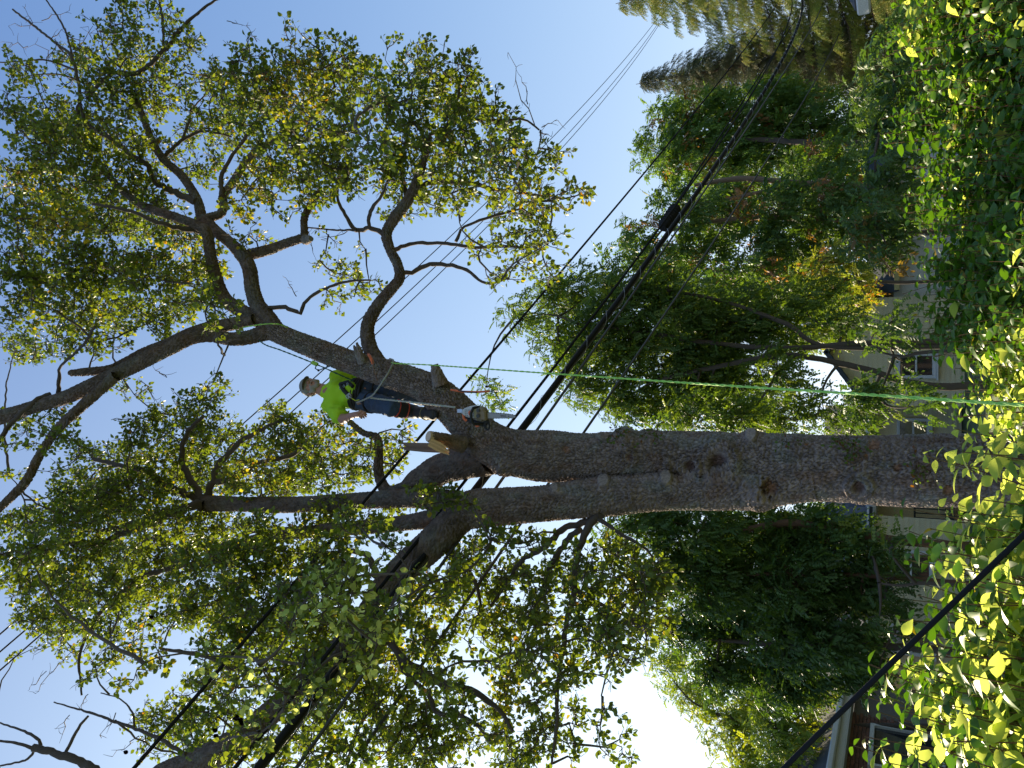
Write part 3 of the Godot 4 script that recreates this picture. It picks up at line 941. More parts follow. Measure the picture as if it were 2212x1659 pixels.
func stubs(t: Node3D) -> void:
	# sawn and torn stub in the fork
	var a := P(1000, 960, 6.15)
	var b := P(928, 943, 5.82)
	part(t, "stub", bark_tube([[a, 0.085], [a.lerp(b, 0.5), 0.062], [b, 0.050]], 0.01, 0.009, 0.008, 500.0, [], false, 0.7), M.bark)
	var mb := MB.new()
	var ax := (b - a).normalized()
	mb.tube([b - ax * 0.02, b + ax * 0.012, b + ax * 0.016], [0.049, 0.048, 0.042], 20, Color(0.80, 0.60, 0.45))
	part(t, "cut_face", mb.mesh(), M.twig)
	# torn strip of sapwood below the saw cut
	mb = MB.new()
	var p0 := P(928, 955, 5.80)
	var p1 := P(967, 975, 5.86)
	for k in 6:
		var off := (p1 - p0).cross(Vector3(0, 0, 1)).normalized() * (k - 2.5) * 0.011
		mb.tube([p0 + off, p0.lerp(p1, 0.5) + off * 1.1 + rdir() * 0.004, p1 + off * 0.8 + rdir() * 0.006 + (p1 - p0) * 0.06 * (k % 3)], [0.013, 0.012, 0.004], 6, Color(0.74, 0.47, 0.22) * rng.randf_range(0.8, 1.15))
	part(t, "torn_wood", mb.mesh(), M.twig)
	# grey split splinter beside it
	mb = MB.new()
	for k in 5:
		var q0 := P(962, 968 + (k - 2) * 3.4, 5.98)
		var q1 := P(868 + 5.0 * (k % 3), 964 + (k - 2) * 3.2, 5.95)
		mb.tube([q0, q0.lerp(q1, 0.5) + rdir() * 0.004, q1], [0.017, 0.016, 0.009], 6, Color(0.26, 0.18, 0.145) * rng.randf_range(0.8, 1.1))
	part(t, "splinter", mb.mesh(), M.twig)
	# short snags on the leaning stem
	for s in [[952, 832, 938, 788, 13, 8], [786, 785, 770, 740, 7, 2.5], [782, 785, 764, 746, 6, 2], [1310, 945, 1290, 938, 9, 4], [660, 518, 672, 516, 8, 5]]:
		var s0 := P(s[0], s[1], 6.3)
		var s3 := P(s[2], s[3], 6.25)
		var u := unit_at(s[0], s[1], 6.3)
		part(t, "snag", bark_tube([[s0, s[4] * u * 1.4], [s0.lerp(s3, 0.6), s[4] * u], [s3, s[5] * u]], 0.009, 0.008, 0.009, 700.0 + s[0]), M.bark)
	# epicormic shoots and ivy on the trunk
	mb = MB.new()
	for s in [[1845, 960], [1830, 975], [1860, 968], [1822, 950], [1330, 930], [1420, 928], [1395, 935], [2010, 1020], [1700, 955], [1980, 1005], [1340, 938]]:
		var q := P(s[0], s[1], 6.05)
		for k in 9:
			var d := (rdir() + Vector3(0, 0.3, 0.6)).normalized()
			var e := q + d * rng.randf_range(0.04, 0.16) + rdir() * 0.04
			mb.tube([q, q.lerp(e, 0.5) + rdir() * 0.01, e], [0.0022, 0.0016, 0.001], 3, Color(0.16, 0.10, 0.06), false)
			for m in 3:
				leaf_into(mb, 0.03, 0.02, 3, 0.2, 0.2, Transform3D(leaf_basis(d + rdir() * 0.8, Vector3.UP + rdir(), 1.0), q.lerp(e, 0.5 + 0.25 * m)), Color(0.10, 0.15, 0.03) if rng.randf() < 0.75 else Color(0.2, 0.09, 0.04))
	var sh := part(t, "trunk_shoots", mb.mesh(), M.leaf)
	sh.set_meta("kind", "stuff")

func pear_leaves(t: Node3D, skeleton: Array) -> void:
	# clumps of foliage: x, y, half sizes, fullness, distance, hue (0 green, 1 turning)
	var far := [
		[265, 45, 28, 50, .8], [345, 20, 30, 25, .6], [395, 95, 30, 45, .8], [300, 125, 50, 40, .9], [215, 70, 20, 25, .5],
		[180, 140, 45, 40, .8], [240, 200, 60, 50, 1], [320, 210, 50, 40, .8], [370, 170, 30, 30, .6], [60, 165, 45, 28, .7], [30, 250, 40, 40, .8],
		[120, 260, 60, 45, 1], [120, 310, 70, 50, 1], [210, 300, 60, 50, 1], [290, 290, 40, 40, .7], [340, 330, 40, 30, .7],
		[60, 390, 60, 40, .9, 1], [150, 400, 70, 50, 1.1], [250, 390, 60, 50, 1], [330, 420, 50, 40, .8], [40, 470, 45, 40, .9, 1], [120, 480, 70, 40, 1.1, 1],
		[220, 480, 70, 40, 1.1], [320, 490, 60, 40, .9], [400, 520, 50, 50, .7, 1], [50, 560, 50, 50, .9], [140, 570, 70, 50, 1.2], [240, 580, 70, 50, 1.2],
		[330, 590, 60, 50, 1.1], [410, 610, 50, 50, .9], [460, 650, 35, 40, .6], [450, 705, 30, 22, .5], [60, 650, 60, 50, .9], [160, 660, 70, 50, 1],
		[260, 680, 60, 40, .9], [340, 680, 50, 40, .9], [390, 660, 40, 30, .7], [40, 740, 40, 40, .6], [120, 740, 50, 40, .6], [200, 740, 50, 30, .6],
		[278, 838, 30, 24, .5], [60, 905, 40, 18, .5], [130, 900, 30, 28, .6], [110, 950, 50, 25, .6], [30, 955, 30, 18, .4], [18, 1020, 22, 18, .4],
		[500, 190, 50, 50, .8], [460, 170, 25, 40, .5], [570, 170, 60, 50, 1], [640, 140, 40, 40, .8, 1], [690, 110, 28, 28, .5], [740, 120, 35, 32, .9],
		[560, 240, 60, 40, .9], [640, 210, 60, 50, 1, 1], [720, 190, 60, 55, 1], [790, 160, 40, 30, .8], [450, 230, 40, 40, .8], [500, 290, 50, 40, .7],
		[580, 310, 60, 40, .7], [660, 290, 60, 40, .8], [740, 270, 50, 50, .9], [820, 220, 40, 45, .6], [560, 380, 60, 40, .7, 1], [630, 370, 50, 40, .7],
		[690, 380, 60, 50, .8], [520, 430, 40, 30, .5, 1], [600, 430, 50, 30, .5, 1], [690, 430, 40, 25, .5], [440, 360, 40, 40, .6], [410, 290, 30, 30, .6],
		[750, 360, 50, 50, .7], [800, 300, 40, 40, .6], [540, 510, 30, 40, .35, 1], [455, 570, 30, 40, .5, 1],
		[650, 75, 12, 18, .25], [905, 100, 14, 18, .3], [520, 120, 20, 25, .3]]
	var right := [
		[880, 150, 40, 40, .7], [930, 160, 40, 50, .8], [990, 150, 35, 40, .9], [1010, 200, 40, 40, .8], [870, 220, 50, 50, .9], [940, 230, 50, 50, .9],
		[1000, 260, 50, 50, .9], [1060, 250, 40, 40, .8], [1090, 280, 40, 30, .7], [860, 300, 50, 50, .8], [930, 310, 60, 50, 1], [1010, 330, 60, 50, 1],
		[1090, 340, 60, 40, .9], [1150, 350, 50, 28, .8], [1210, 350, 28, 18, .6], [830, 370, 40, 50, .7], [890, 390, 50, 40, .9], [960, 400, 50, 40, .8],
		[1040, 400, 60, 35, .8], [1120, 410, 50, 30, .7, 1], [1190, 430, 50, 24, .7, 1], [1250, 422, 24, 20, 1.0, 1], [860, 450, 40, 28, .6], [930, 440, 40, 28, .5],
		[1100, 460, 50, 28, .6], [1170, 470, 40, 28, .5], [1140, 510, 50, 28, .6], [1080, 520, 50, 22, .5], [1180, 530, 40, 24, .6], [1030, 552, 26, 20, .3],
		[990, 480, 22, 18, .4], [1120, 570, 50, 24, .6], [1190, 592, 36, 22, .5], [1085, 602, 36, 18, .4], [740, 590, 40, 26, .5], [800, 610, 40, 26, .5],
		[720, 650, 18, 22, .5], [690, 562, 18, 18, .4], [765, 640, 22, 14, .35], [790, 540, 14, 14, .3], [710, 510, 12, 20, .3]]
	var mid := [
		[460, 832, 25, 22, .6], [430, 870, 50, 28, .7], [380, 900, 50, 28, .8], [310, 930, 40, 36, .9], [400, 950, 60, 36, .9], [470, 930, 40, 36, .7],
		[270, 990, 50, 36, .9], [340, 1010, 60, 36, 1], [440, 1000, 60, 36, .9], [530, 960, 50, 36, .7], [595, 890, 30, 28, .6], [610, 940, 50, 46, .9],
		[550, 1020, 60, 36, .8, 1], [660, 930, 40, 36, .7, 1], [640, 1000, 50, 36, .8], [180, 970, 40, 26, .5], [190, 1040, 60, 36, .9], [130, 1010, 28, 18, .4],
		[280, 1060, 70, 36, 1], [370, 1060, 50, 28, .8], [580, 1060, 60, 22, .7], [680, 1040, 40, 28, .7], [740, 960, 40, 36, .5, 1], [760, 1020, 40, 28, .5],
		[850, 1000, 28, 36, .5], [720, 1075, 36, 22, .6], [800, 960, 30, 16, .35, 1], [870, 930, 40, 12, .4, 1], [720, 905, 36, 26, .5], [690, 985, 46, 36, .9], [790, 1000, 40, 36, .7], [840, 965, 36, 26, .5, 1], [620, 1040, 50, 30, .9], [500, 1040, 50, 26, .9], [420, 1030, 50, 26, .9], [230, 1080, 60, 30, .9], [130, 1075, 50, 24, .7]]
	var left := [
		[60, 1130, 60, 28, .8], [150, 1120, 60, 36, .9], [250, 1120, 60, 36, 1], [350, 1130, 60, 36, .9], [60, 1190, 60, 36, .9], [150, 1190, 60, 36, 1],
		[250, 1200, 60, 36, 1], [350, 1190, 60, 36, 1], [450, 1140, 60, 36, .9], [550, 1130, 50, 28, .8], [60, 1250, 50, 36, .9], [150, 1260, 60, 36, 1],
		[240, 1270, 60, 36, 1], [330, 1260, 60, 36, 1], [430, 1220, 60, 46, 1], [530, 1210, 60, 46, 1.1], [630, 1190, 60, 46, 1], [90, 1320, 50, 36, .8],
		[170, 1330, 50, 36, .7], [240, 1340, 50, 36, .7], [130, 1370, 40, 22, .4], [160, 1410, 28, 22, .4], [240, 1400, 28, 28, .5], [205, 1440, 22, 28, .4],
		[300, 1380, 28, 36, .5, 1], [312, 1432, 26, 46, .5, 1], [30, 1422, 14, 10, .4, 1], [390, 1320, 50, 36, .8], [470, 1300, 60, 46, 1.1], [560, 1290, 60, 46, 1.1],
		[650, 1280, 60, 46, 1.1], [720, 1190, 50, 46, 1], [740, 1270, 60, 46, 1.1], [700, 1120, 40, 26, 1], [770, 1130, 50, 28, 1], [850, 1085, 36, 20, .9],
		[480, 1380, 50, 36, .9], [560, 1370, 60, 46, 1.1], [650, 1370, 60, 46, 1.1], [740, 1360, 60, 46, 1], [500, 1450, 46, 36, .8], [440, 1480, 36, 36, .7],
		[580, 1460, 46, 36, .9], [680, 1440, 46, 36, .9], [760, 1440, 46, 46, .9], [430, 1540, 46, 36, .9], [350, 1560, 36, 36, .7], [500, 1540, 36, 28, .7],
		[300, 1540, 18, 18, .4], [330, 1612, 28, 18, .4], [440, 1620, 28, 18, .6], [620, 1560, 46, 46, .6], [700, 1540, 46, 46, .8], [780, 1530, 46, 46, .9],
		[680, 1620, 46, 36, .8], [760, 1620, 46, 36, .9], [840, 1600, 46, 46, .9], [830, 1180, 28, 36, .5], [840, 1330, 46, 46, .9], [830, 1420, 46, 46, .9, 1],
		[850, 1500, 46, 46, .8], [920, 1300, 46, 46, .8, 1], [930, 1390, 46, 46, .8], [940, 1470, 46, 36, .7], [920, 1560, 46, 46, .9], [930, 1630, 46, 28, .8],
		[1000, 1190, 36, 36, .7], [1060, 1170, 46, 36, .7], [1010, 1260, 46, 36, .8], [1090, 1250, 46, 36, .9], [1010, 1340, 36, 36, .6], [1080, 1350, 46, 46, 1],
		[1060, 1430, 36, 26, .4], [1010, 1520, 46, 36, .7], [1090, 1500, 36, 46, .8, 1], [1000, 1600, 46, 36, .8], [1080, 1590, 36, 36, .7], [1150, 1170, 36, 26, .6],
		[1170, 1250, 46, 36, .8], [1160, 1330, 46, 46, 1], [1160, 1410, 46, 36, 1], [1150, 1490, 36, 36, .5, 1], [1170, 1570, 36, 46, .6], [1160, 1630, 36, 22, .6],
		[1250, 1200, 36, 36, .7], [1260, 1270, 46, 36, 1], [1270, 1340, 56, 36, 1], [1350, 1280, 56, 36, .9], [1360, 1340, 46, 28, .9], [1240, 1410, 36, 26, .7],
		[1300, 1400, 28, 18, .5], [1300, 1500, 28, 22, .4], [1290, 1570, 18, 28, .5], [1340, 1600, 28, 18, .5], [1240, 1640, 28, 18, .4], [1330, 1200, 46, 40, .8], [1400, 1240, 46, 46, .8], [1330, 1400, 46, 36, .8], [1400, 1330, 46, 36, .8], [1220, 1470, 40, 36, .6], [1100, 1440, 46, 30, .5], [960, 1250, 40, 36, .8], [1230, 1560, 36, 36, .5], [1110, 1640, 46, 30, .7], [870, 1230, 30, 30, .6], [600, 1640, 46, 30, .8], [520, 1620, 40, 30, .7], [400, 1600, 40, 30, .6], [880, 1640, 46, 26, .8], [780, 1400, 46, 46, .9], [700, 1490, 46, 40, .9]]
	var near := [[950, 1078, 42, 20, 1.6], [900, 1070, 26, 14, 1.0], [1010, 1075, 14, 16, 1.0], [740, 1330, 40, 30, .8], [560, 1440, 40, 30, .7], [690, 1250, 40, 30, .8], [820, 1390, 26, 40, .8, 1], [470, 1420, 26, 36, .6], [650, 1500, 46, 40, .9], [760, 1370, 40, 40, .9], [560, 1580, 40, 36, .7], [880, 1240, 30, 26, .6], [640, 1330, 36, 36, .7], [480, 1600, 30, 30, .6]]
	var groups := [[far, 6.5, 0.75, 13.0], [right, 7.0, 0.45, 15.5], [mid, 7.3, 0.6, 12.5], [left, 5.9, 0.8, 9.5], [near, 3.75, 0.12, 17.0]]
	var blobs := []
	for g in groups:
		for b in g[0]:
			var zf: float = g[1] + rng.randfn(0.0, g[2])
			if b[0] > 1120 and b[1] > 1100: zf = 5.9 + rng.randfn(0.0, 0.35)
			if g[1] > 6.0 and b[0] < 160: zf -= 0.6
			if g[1] < 5.0 and b[1] < 1100: zf = 5.7
			blobs.append([P(b[0], b[1], zf), b, zf, false, 1e9, Vector3.ZERO, g[3]])
	var twigs := MB.new()
	var xf := []
	var cols := PackedColorArray()
	var nodes := skeleton
	for b in blobs:
		for s in nodes:
			var d: float = b[0].distance_squared_to(s)
			if d < b[4]: b[4] = d; b[5] = s
	for round_ in blobs.size():
		var best := -1
		var bd := 1e9
		for k in blobs.size():
			if not blobs[k][3] and blobs[k][4] < bd: bd = blobs[k][4]; best = k
		var b: Array = blobs[best]
		b[3] = true
		var ctr: Vector3 = b[0]
		var src: Vector3 = b[5]
		var local := [src]
		var len := src.distance_to(ctr)
		var k := maxi(2, int(len / 0.09))
		var bend := rdir() * len * 0.16
		var pts := []
		var rad := []
		for j in k + 1:
			var f := float(j) / k
			pts.append(src.lerp(ctr, f) + bend * sin(PI * f) + rdir() * 0.012)
			rad.append(lerpf(minf(0.02, 0.009 + len * 0.007), 0.0055, f))
			if j > 0: local.append(pts[-1])
		twigs.tube(pts, rad, 5, Color(0.15, 0.125, 0.11), false)
		for o in blobs:
			if o[3]: continue
			for q in pts:
				var d: float = o[0].distance_squared_to(q)
				if d < o[4]: o[4] = d; o[5] = q
		# clumps inside the blob
		var e: Array = b[1]
		var u := unit_at(e[0], e[1], b[2])
		var area: float = PI * e[2] * e[3]
		var turning := 0.32 if e.size() > 5 else 0.035
		var leaves := int(area * e[4] / b[6] * pow(u / 0.0048, 2.0)) + 4
		var clumps := maxi(2, leaves / 8)
		var right_v := Vector3.RIGHT
		var up_v := Vector3(0, cp, sp)
		var fw := Vector3(0, sp, -cp)
		var hue := rng.randf()
		for c in clumps:
			var a := rng.randf() * TAU
			var r := sqrt(rng.randf()) * 1.12
			var tip = ctr + up_v * (cos(a) * r * e[2] * u) + right_v * (sin(a) * r * e[3] * u) + fw * rng.randfn(0.0, 0.22)
			var near_p: Vector3 = local[0]
			var nd := 1e9
			for q in local:
				var d: float = tip.distance_squared_to(q)
				if d < nd: nd = d; near_p = q
			var l := near_p.distance_to(tip)
			var m1 := near_p.lerp(tip, 0.4) + rdir() * l * 0.12
			var m2 := near_p.lerp(tip, 0.75) + rdir() * l * 0.10
			twigs.tube([near_p, m1, m2, tip], [0.0056, 0.0046, 0.0036, 0.002], 4, Color(0.13, 0.105, 0.09), false)
			for x in 2:
				var sd: Vector3 = (rdir() + (tip - near_p).normalized() * 0.6) * rng.randf_range(0.03, 0.1)
				twigs.tube([m1.lerp(m2, rng.randf()), m2 + sd * 0.5 + rdir() * 0.02, m2 + sd], [0.0036, 0.0028, 0.0018], 3, Color(0.13, 0.105, 0.09), false)
			local.append(m1); local.append(m2)
			for q in 8:
				var f := rng.randf()
				var at := m1.lerp(m2, f) if q < 3 else m2.lerp(tip, f)
				var axis = (tip - near_p).normalized()
				var d = (rdir() + axis * 0.5 + Vector3(0, -0.35, 0)).normalized()
				var s := rng.randf_range(0.72, 1.18)
				xf.append(Transform3D(leaf_basis(d, (Vector3.UP * 0.8 + rdir()).normalized(), s), at + d * 0.012))
				var g := rng.randf_range(1.5, 2.3)
				var col := Color(0.060, 0.092, 0.024).lerp(Color(0.122, 0.145, 0.028), hue * 0.6 + rng.randf() * 0.4)
				if rng.randf() < turning: col = Color(0.27, 0.20, 0.03).lerp(Color(0.20, 0.21, 0.035), rng.randf()) if rng.randf() < 0.95 else Color(0.25, 0.12, 0.03)
				cols.append(Color(col.r * g, col.g * g, col.b * g))
	part(t, "twigs", twigs.mesh(), M.twig).set_meta("kind", "stuff")
	# bare shoots that stand out of the crown
	var bare := MB.new()
	for s in [[1155, 270, 1095, 120, 7.2], [1140, 225, 1128, 165, 7.2], [1170, 275, 1205, 258, 7.2], [1165, 285, 1190, 295, 7.2], [555, 90, 530, 55, 6.9], [490, 45, 530, 55, 6.9], [545, 175, 530, 80, 6.9], [480, 165, 455, 120, 6.8], [70, 53, 20, 55, 6.4], [70, 53, 55, 15, 6.4], [110, 85, 140, 60, 6.4], [150, 120, 200, 60, 6.5], [150, 125, 60, 100, 6.4], [60, 100, 10, 90, 6.4], [90, 45, 150, 20, 6.4], [200, 90, 190, 60, 6.5], [320, 840, 335, 870, 5.6], [360, 815, 330, 795, 5.6], [100, 1450, 65, 1490, 5.6], [130, 1430, 75, 1505, 5.6], [230, 1450, 265, 1480, 5.6], [190, 1500, 175, 1530, 5.6], [750, 500, 690, 520, 6.9], [660, 490, 680, 560, 6.8], [150, 1545, 130, 1590, 5.2], [250, 1540, 215, 1600, 5.3], [300, 1590, 240, 1630, 5.3], [640, 640, 618, 600, 6.5], [120, 1085, 150, 1060, 6.2]]:
		var p0 := P(s[0], s[1], s[4])
		var p1 := P(s[2], s[3], s[4] + 0.1)
		var prev := p0
		var pts := [p0]
		for k in 5:
			prev = p0.lerp(p1, (k + 1) / 5.0) + rdir() * p0.distance_to(p1) * 0.05
			pts.append(prev)
			var sd := rdir() * rng.randf_range(0.04, 0.14)
			bare.tube([prev, prev + sd * 0.5 + rdir() * 0.01, prev + sd], [0.003, 0.0025, 0.0015], 3, Color(0.15, 0.12, 0.11), false)
		bare.tube(pts, [0.006, 0.0055, 0.005, 0.004, 0.003, 0.002], 4, Color(0.15, 0.12, 0.11), false)
	part(t, "bare_twigs", bare.mesh(), M.twig).set_meta("kind", "stuff")
	var singles := []
	for c in [Color(0.085, 0.135, 0.03), Color(0.11, 0.165, 0.036), Color(0.15, 0.20, 0.04), Color(0.28, 0.28, 0.05), Color(0.33, 0.15, 0.04)]:
		singles.append(leaf_mat(c.linear_to_srgb(), Color(0.96, 1.0, 0.5)))
	emit_leaves(t, "leaf", "foliage", leaf_mesh(0.050, 0.038, 4, 0.25, 0.25, 0.42, 0.022), singles, M.leaf, xf, cols, 300)
	# a few pears
	var pm := mat(0.11, 0.055, 0.04, 0.6)
	for s in [[515, 1545, 5.0], [520, 1555, 5.0], [510, 1552, 5.02], [465, 1578, 5.1], [327, 1333, 5.3], [523, 1562, 5.0], [272, 1625, 5.2], [467, 1590, 5.1]]:
		var fm := MB.new()
		var q := P(s[0], s[1], s[2])
		fm.ball(q, Basis().scaled(Vector3(0.021, 0.024, 0.021)), 10)
		fm.ball(q + Vector3(0.002, 0.018, 0), Basis().scaled(Vector3(0.012, 0.014, 0.012)), 8)
		fm.tube([q + Vector3(0, 0.03, 0), q + Vector3(0.008, 0.07, 0.004)], [0.0016, 0.0012], 4)
		part(t, "pear", fm.mesh(), pm)

# ---------------------------------------------------------------- background trees
func spray_pinnate(pairs: int, len: float, ll: float, lw: float, droop: float, seg := 3) -> ArrayMesh:
	var mb := MB.new()
	mb.tube([Vector3.ZERO, Vector3(len * 0.5, -droop * len * 0.2, 0), Vector3(len, -droop * len * 0.7, 0)], [0.002, 0.0016, 0.001], 3, Color(0.8, 0.8, 0.5), false)
	for k in pairs:
		var f := 0.3 + 0.62 * k / pairs
		for s in [-1.0, 1.0]:
			var d := Vector3(0.5, -0.25 - 0.2 * f, s * 0.85)
			leaf_into(mb, ll * (1.0 - 0.15 * absf(f - 0.5)), lw, seg, 0.25, 0.18, Transform3D(leaf_basis(d, Vector3(0.1 * s, 1, 0.2 * s), 1.0), Vector3(f * len, -droop * len * 0.7 * f * f, 0)))
	leaf_into(mb, ll, lw, seg, 0.25, 0.2, Transform3D(leaf_basis(Vector3(1, -0.5, 0), Vector3.UP, 1.0), Vector3(len, -droop * len * 0.7, 0)))
	return mb.mesh()

func spray_needles(len: float) -> ArrayMesh:
	# a spruce branchlet: short needles all round a drooping axis, with side branchlets
	var mb := MB.new()
	var axes := [[Vector3.ZERO, Vector3(len, -0.12 * len, 0)]]
	for k in 4:
		for s in [-1.0, 1.0]:
			var f := 0.15 + 0.2 * k
			axes.append([Vector3(len * f, -0.03 * len * f, 0), Vector3(len * (f + 0.22), -0.16 * len, s * len * (0.32 - 0.25 * f))])
	for a in axes:
		var p0: Vector3 = a[0]
		var p1: Vector3 = a[1]
		mb.tube([p0, p1], [0.003, 0.0015], 3, Color(0.9, 0.6, 0.4), false)
		var n := int(p0.distance_to(p1) / 0.011)
		var ax := (p1 - p0).normalized()
		for i in n:
			var q := p0.lerp(p1, (i + 0.5) / n)
			var d := (rdir() + ax * 0.9).normalized() * 0.026
			var w := d.cross(rdir()).normalized() * 0.0042
			mb.tri(q - w, q + w, q + d)
	return mb.mesh()

func blob_tree(called: String, label: String, cat: String, group: String, blobs: Array, zf: float, dz: float, trunks: Array, mesh: Mesh, spray_area: float, od: float, c0: Color, c1: Color, odd: Color, odd_share: float, bark: Color) -> void:
	var t := thing(called, label, cat, Vector3.ZERO, 0.0, group)
	var wood := MB.new()
	var skeleton := []
	for tr in trunks:
		var st := []
		for a in tr:
			st.append([P(a[0], a[1], zf + (a[3] if a.size() > 3 else 0.0)), a[2] * unit_at(a[0], a[1], zf)])
		# down to the ground
		var foot: Vector3 = st[0][0]
		if foot.y < 3.0: st.push_front([Vector3(foot.x, -0.05, foot.z), st[0][1] * 1.25])
		var fine := catmull(st, 0.15)
		var pts := []
		var rad := []
		for s in fine:
			pts.append(s[0] + rdir() * s[1] * 0.12); rad.append(s[1] * rng.randf_range(0.95, 1.06)); skeleton.append(s[0])
		var mb := MB.new()
		mb.tube(pts, rad, 10, bark)
		part(t, "trunk", mb.mesh(), M.twig)
	var xf := []
	var cols := PackedColorArray()
	for b in blobs:
		var z: float = zf + rng.randfn(0.0, dz)
		var ctr := P(b[0], b[1], z)
		var u := unit_at(b[0], b[1], z)
		var near_p: Vector3 = skeleton[0]
		var nd := 1e9
		for q in skeleton:
			var d: float = ctr.distance_squared_to(q) + (1.0 if q.y > ctr.y + 0.5 else 0.0)
			if d < nd: nd = d; near_p = q
		var pts := []
		var rad := []
		var bend := rdir() * sqrt(nd) * 0.15 + Vector3.UP * sqrt(nd) * 0.08
		for j in 7:
			var f := j / 6.0
			pts.append(near_p.lerp(ctr, f) + bend * sin(PI * f)); rad.append(lerpf(0.03, 0.008, f)); skeleton.append(pts[-1])
		wood.tube(pts, rad, 5, bark, false)
		var fill: float = b[4] if b.size() > 4 else 1.0
		var n := int(PI * b[2] * b[3] * u * u / spray_area * od * fill * 3.2)
		var clumps := maxi(3, n / 9)
		var deep: float = (b[2] + b[3]) * 0.5 * u * 1.2
		for c in clumps:
			var o := rdir() * pow(rng.randf(), 0.4)
			var cc = ctr + Vector3(0, cp, sp) * (o.y * b[2] * u * 1.1) + Vector3.RIGHT * (o.x * b[3] * u * 1.1) + Vector3(0, sp, -cp) * (o.z * deep)
			wood.tube([ctr.lerp(cc, 0.15), ctr.lerp(cc, 0.6) + rdir() * 0.06, cc], [0.007, 0.005, 0.003], 3, bark, false)
			var outd = (cc - ctr).normalized()
			var hue := rng.randf()
			var isodd := rng.randf() < odd_share
			for q in 9:
				var d = (rdir() * 0.9 + outd * 0.7 + Vector3(0, -0.45, 0)).normalized()
				xf.append(Transform3D(leaf_basis(d, (Vector3.UP + rdir() * 0.5).normalized(), rng.randf_range(0.7, 1.15)), cc + rdir() * 0.2 - d * 0.08))
				var col := c0.lerp(c1, hue * 0.6 + rng.randf() * 0.4)
				if isodd: col = odd
				var g := rng.randf_range(1.55, 2.3)
				cols.append(Color(col.r * g, col.g * g, col.b * g))
	part(t, "branches", wood.mesh(), M.twig).set_meta("kind", "stuff")
	emit_leaves(t, "leaf", "crown", mesh, [], M.leaf, xf, cols, 0)

func spruce(label: String, apex_x: float, axis_y: float, zf: float, spread: float, c0: Color, c1: Color, mesh: Mesh) -> void:
	var tip := P(apex_x, axis_y, zf)
	var t := thing("spruce_tree", label, "tree", Vector3(tip.x, 0, tip.z), 0.0, "spruces by the roof corner")
	var h := tip.y
	var wood := MB.new()
	wood.tube([Vector3.ZERO, Vector3(0, h * 0.5, 0), Vector3(0, h, 0)], [0.22, 0.12, 0.012], 10, Color(0.16, 0.11, 0.085))
	part(t, "trunk", wood.mesh(), M.twig)
	var br := MB.new()
	var xf := []
	var cols := PackedColorArray()
	var y := 0.5
	while y < h - 0.1:
		var f := 1.0 - y / h
		var reach := spread * pow(f, 0.85) + 0.12
		var n := 5 + int(5.0 * f)
		for k in n:
			var a := TAU * k / n + rng.randf() * 0.9
			var out := Vector3(cos(a), 0, sin(a))
			var r := reach * rng.randf_range(0.75, 1.08)
			var p0 := Vector3(0, y + rng.randf() * 0.2, 0)
			var p1 := p0 + out * r * 0.55 + Vector3(0, -0.16 * r, 0)
			var p2 := p0 + out * r + Vector3(0, -0.22 * r + 0.06, 0)
			br.tube([p0, p1, p2], [0.02 * f + 0.006, 0.012 * f + 0.004, 0.003], 4, Color(0.15, 0.10, 0.075), false)
			var m := maxi(3, int(r / 0.17))
			for j in m:
				var g := (j + 0.6) / m
				var q := p0.lerp(p1, g * 2.0) if g < 0.5 else p1.lerp(p2, g * 2.0 - 1.0)
				for s in 3:
					var side = out.cross(Vector3.UP) * ([-1.0, 0.0, 1.0][s])
					var d = (out * 0.5 + side * 0.9 + Vector3(0, -0.55 - 0.5 * rng.randf(), 0) + rdir() * 0.25).normalized()
					xf.append(Transform3D(leaf_basis(d, Vector3.UP + rdir() * 0.3, rng.randf_range(1.3, 2.1)), q))
					var col := c0.lerp(c1, rng.randf()) * 1.6
					cols.append(col)
		y += 0.28 + 0.16 * f
	part(t, "branches", br.mesh(), M.twig).set_meta("kind", "stuff")
	emit_leaves(t, "needle_spray", "crown", mesh, [], M.needle, xf, cols, 0)

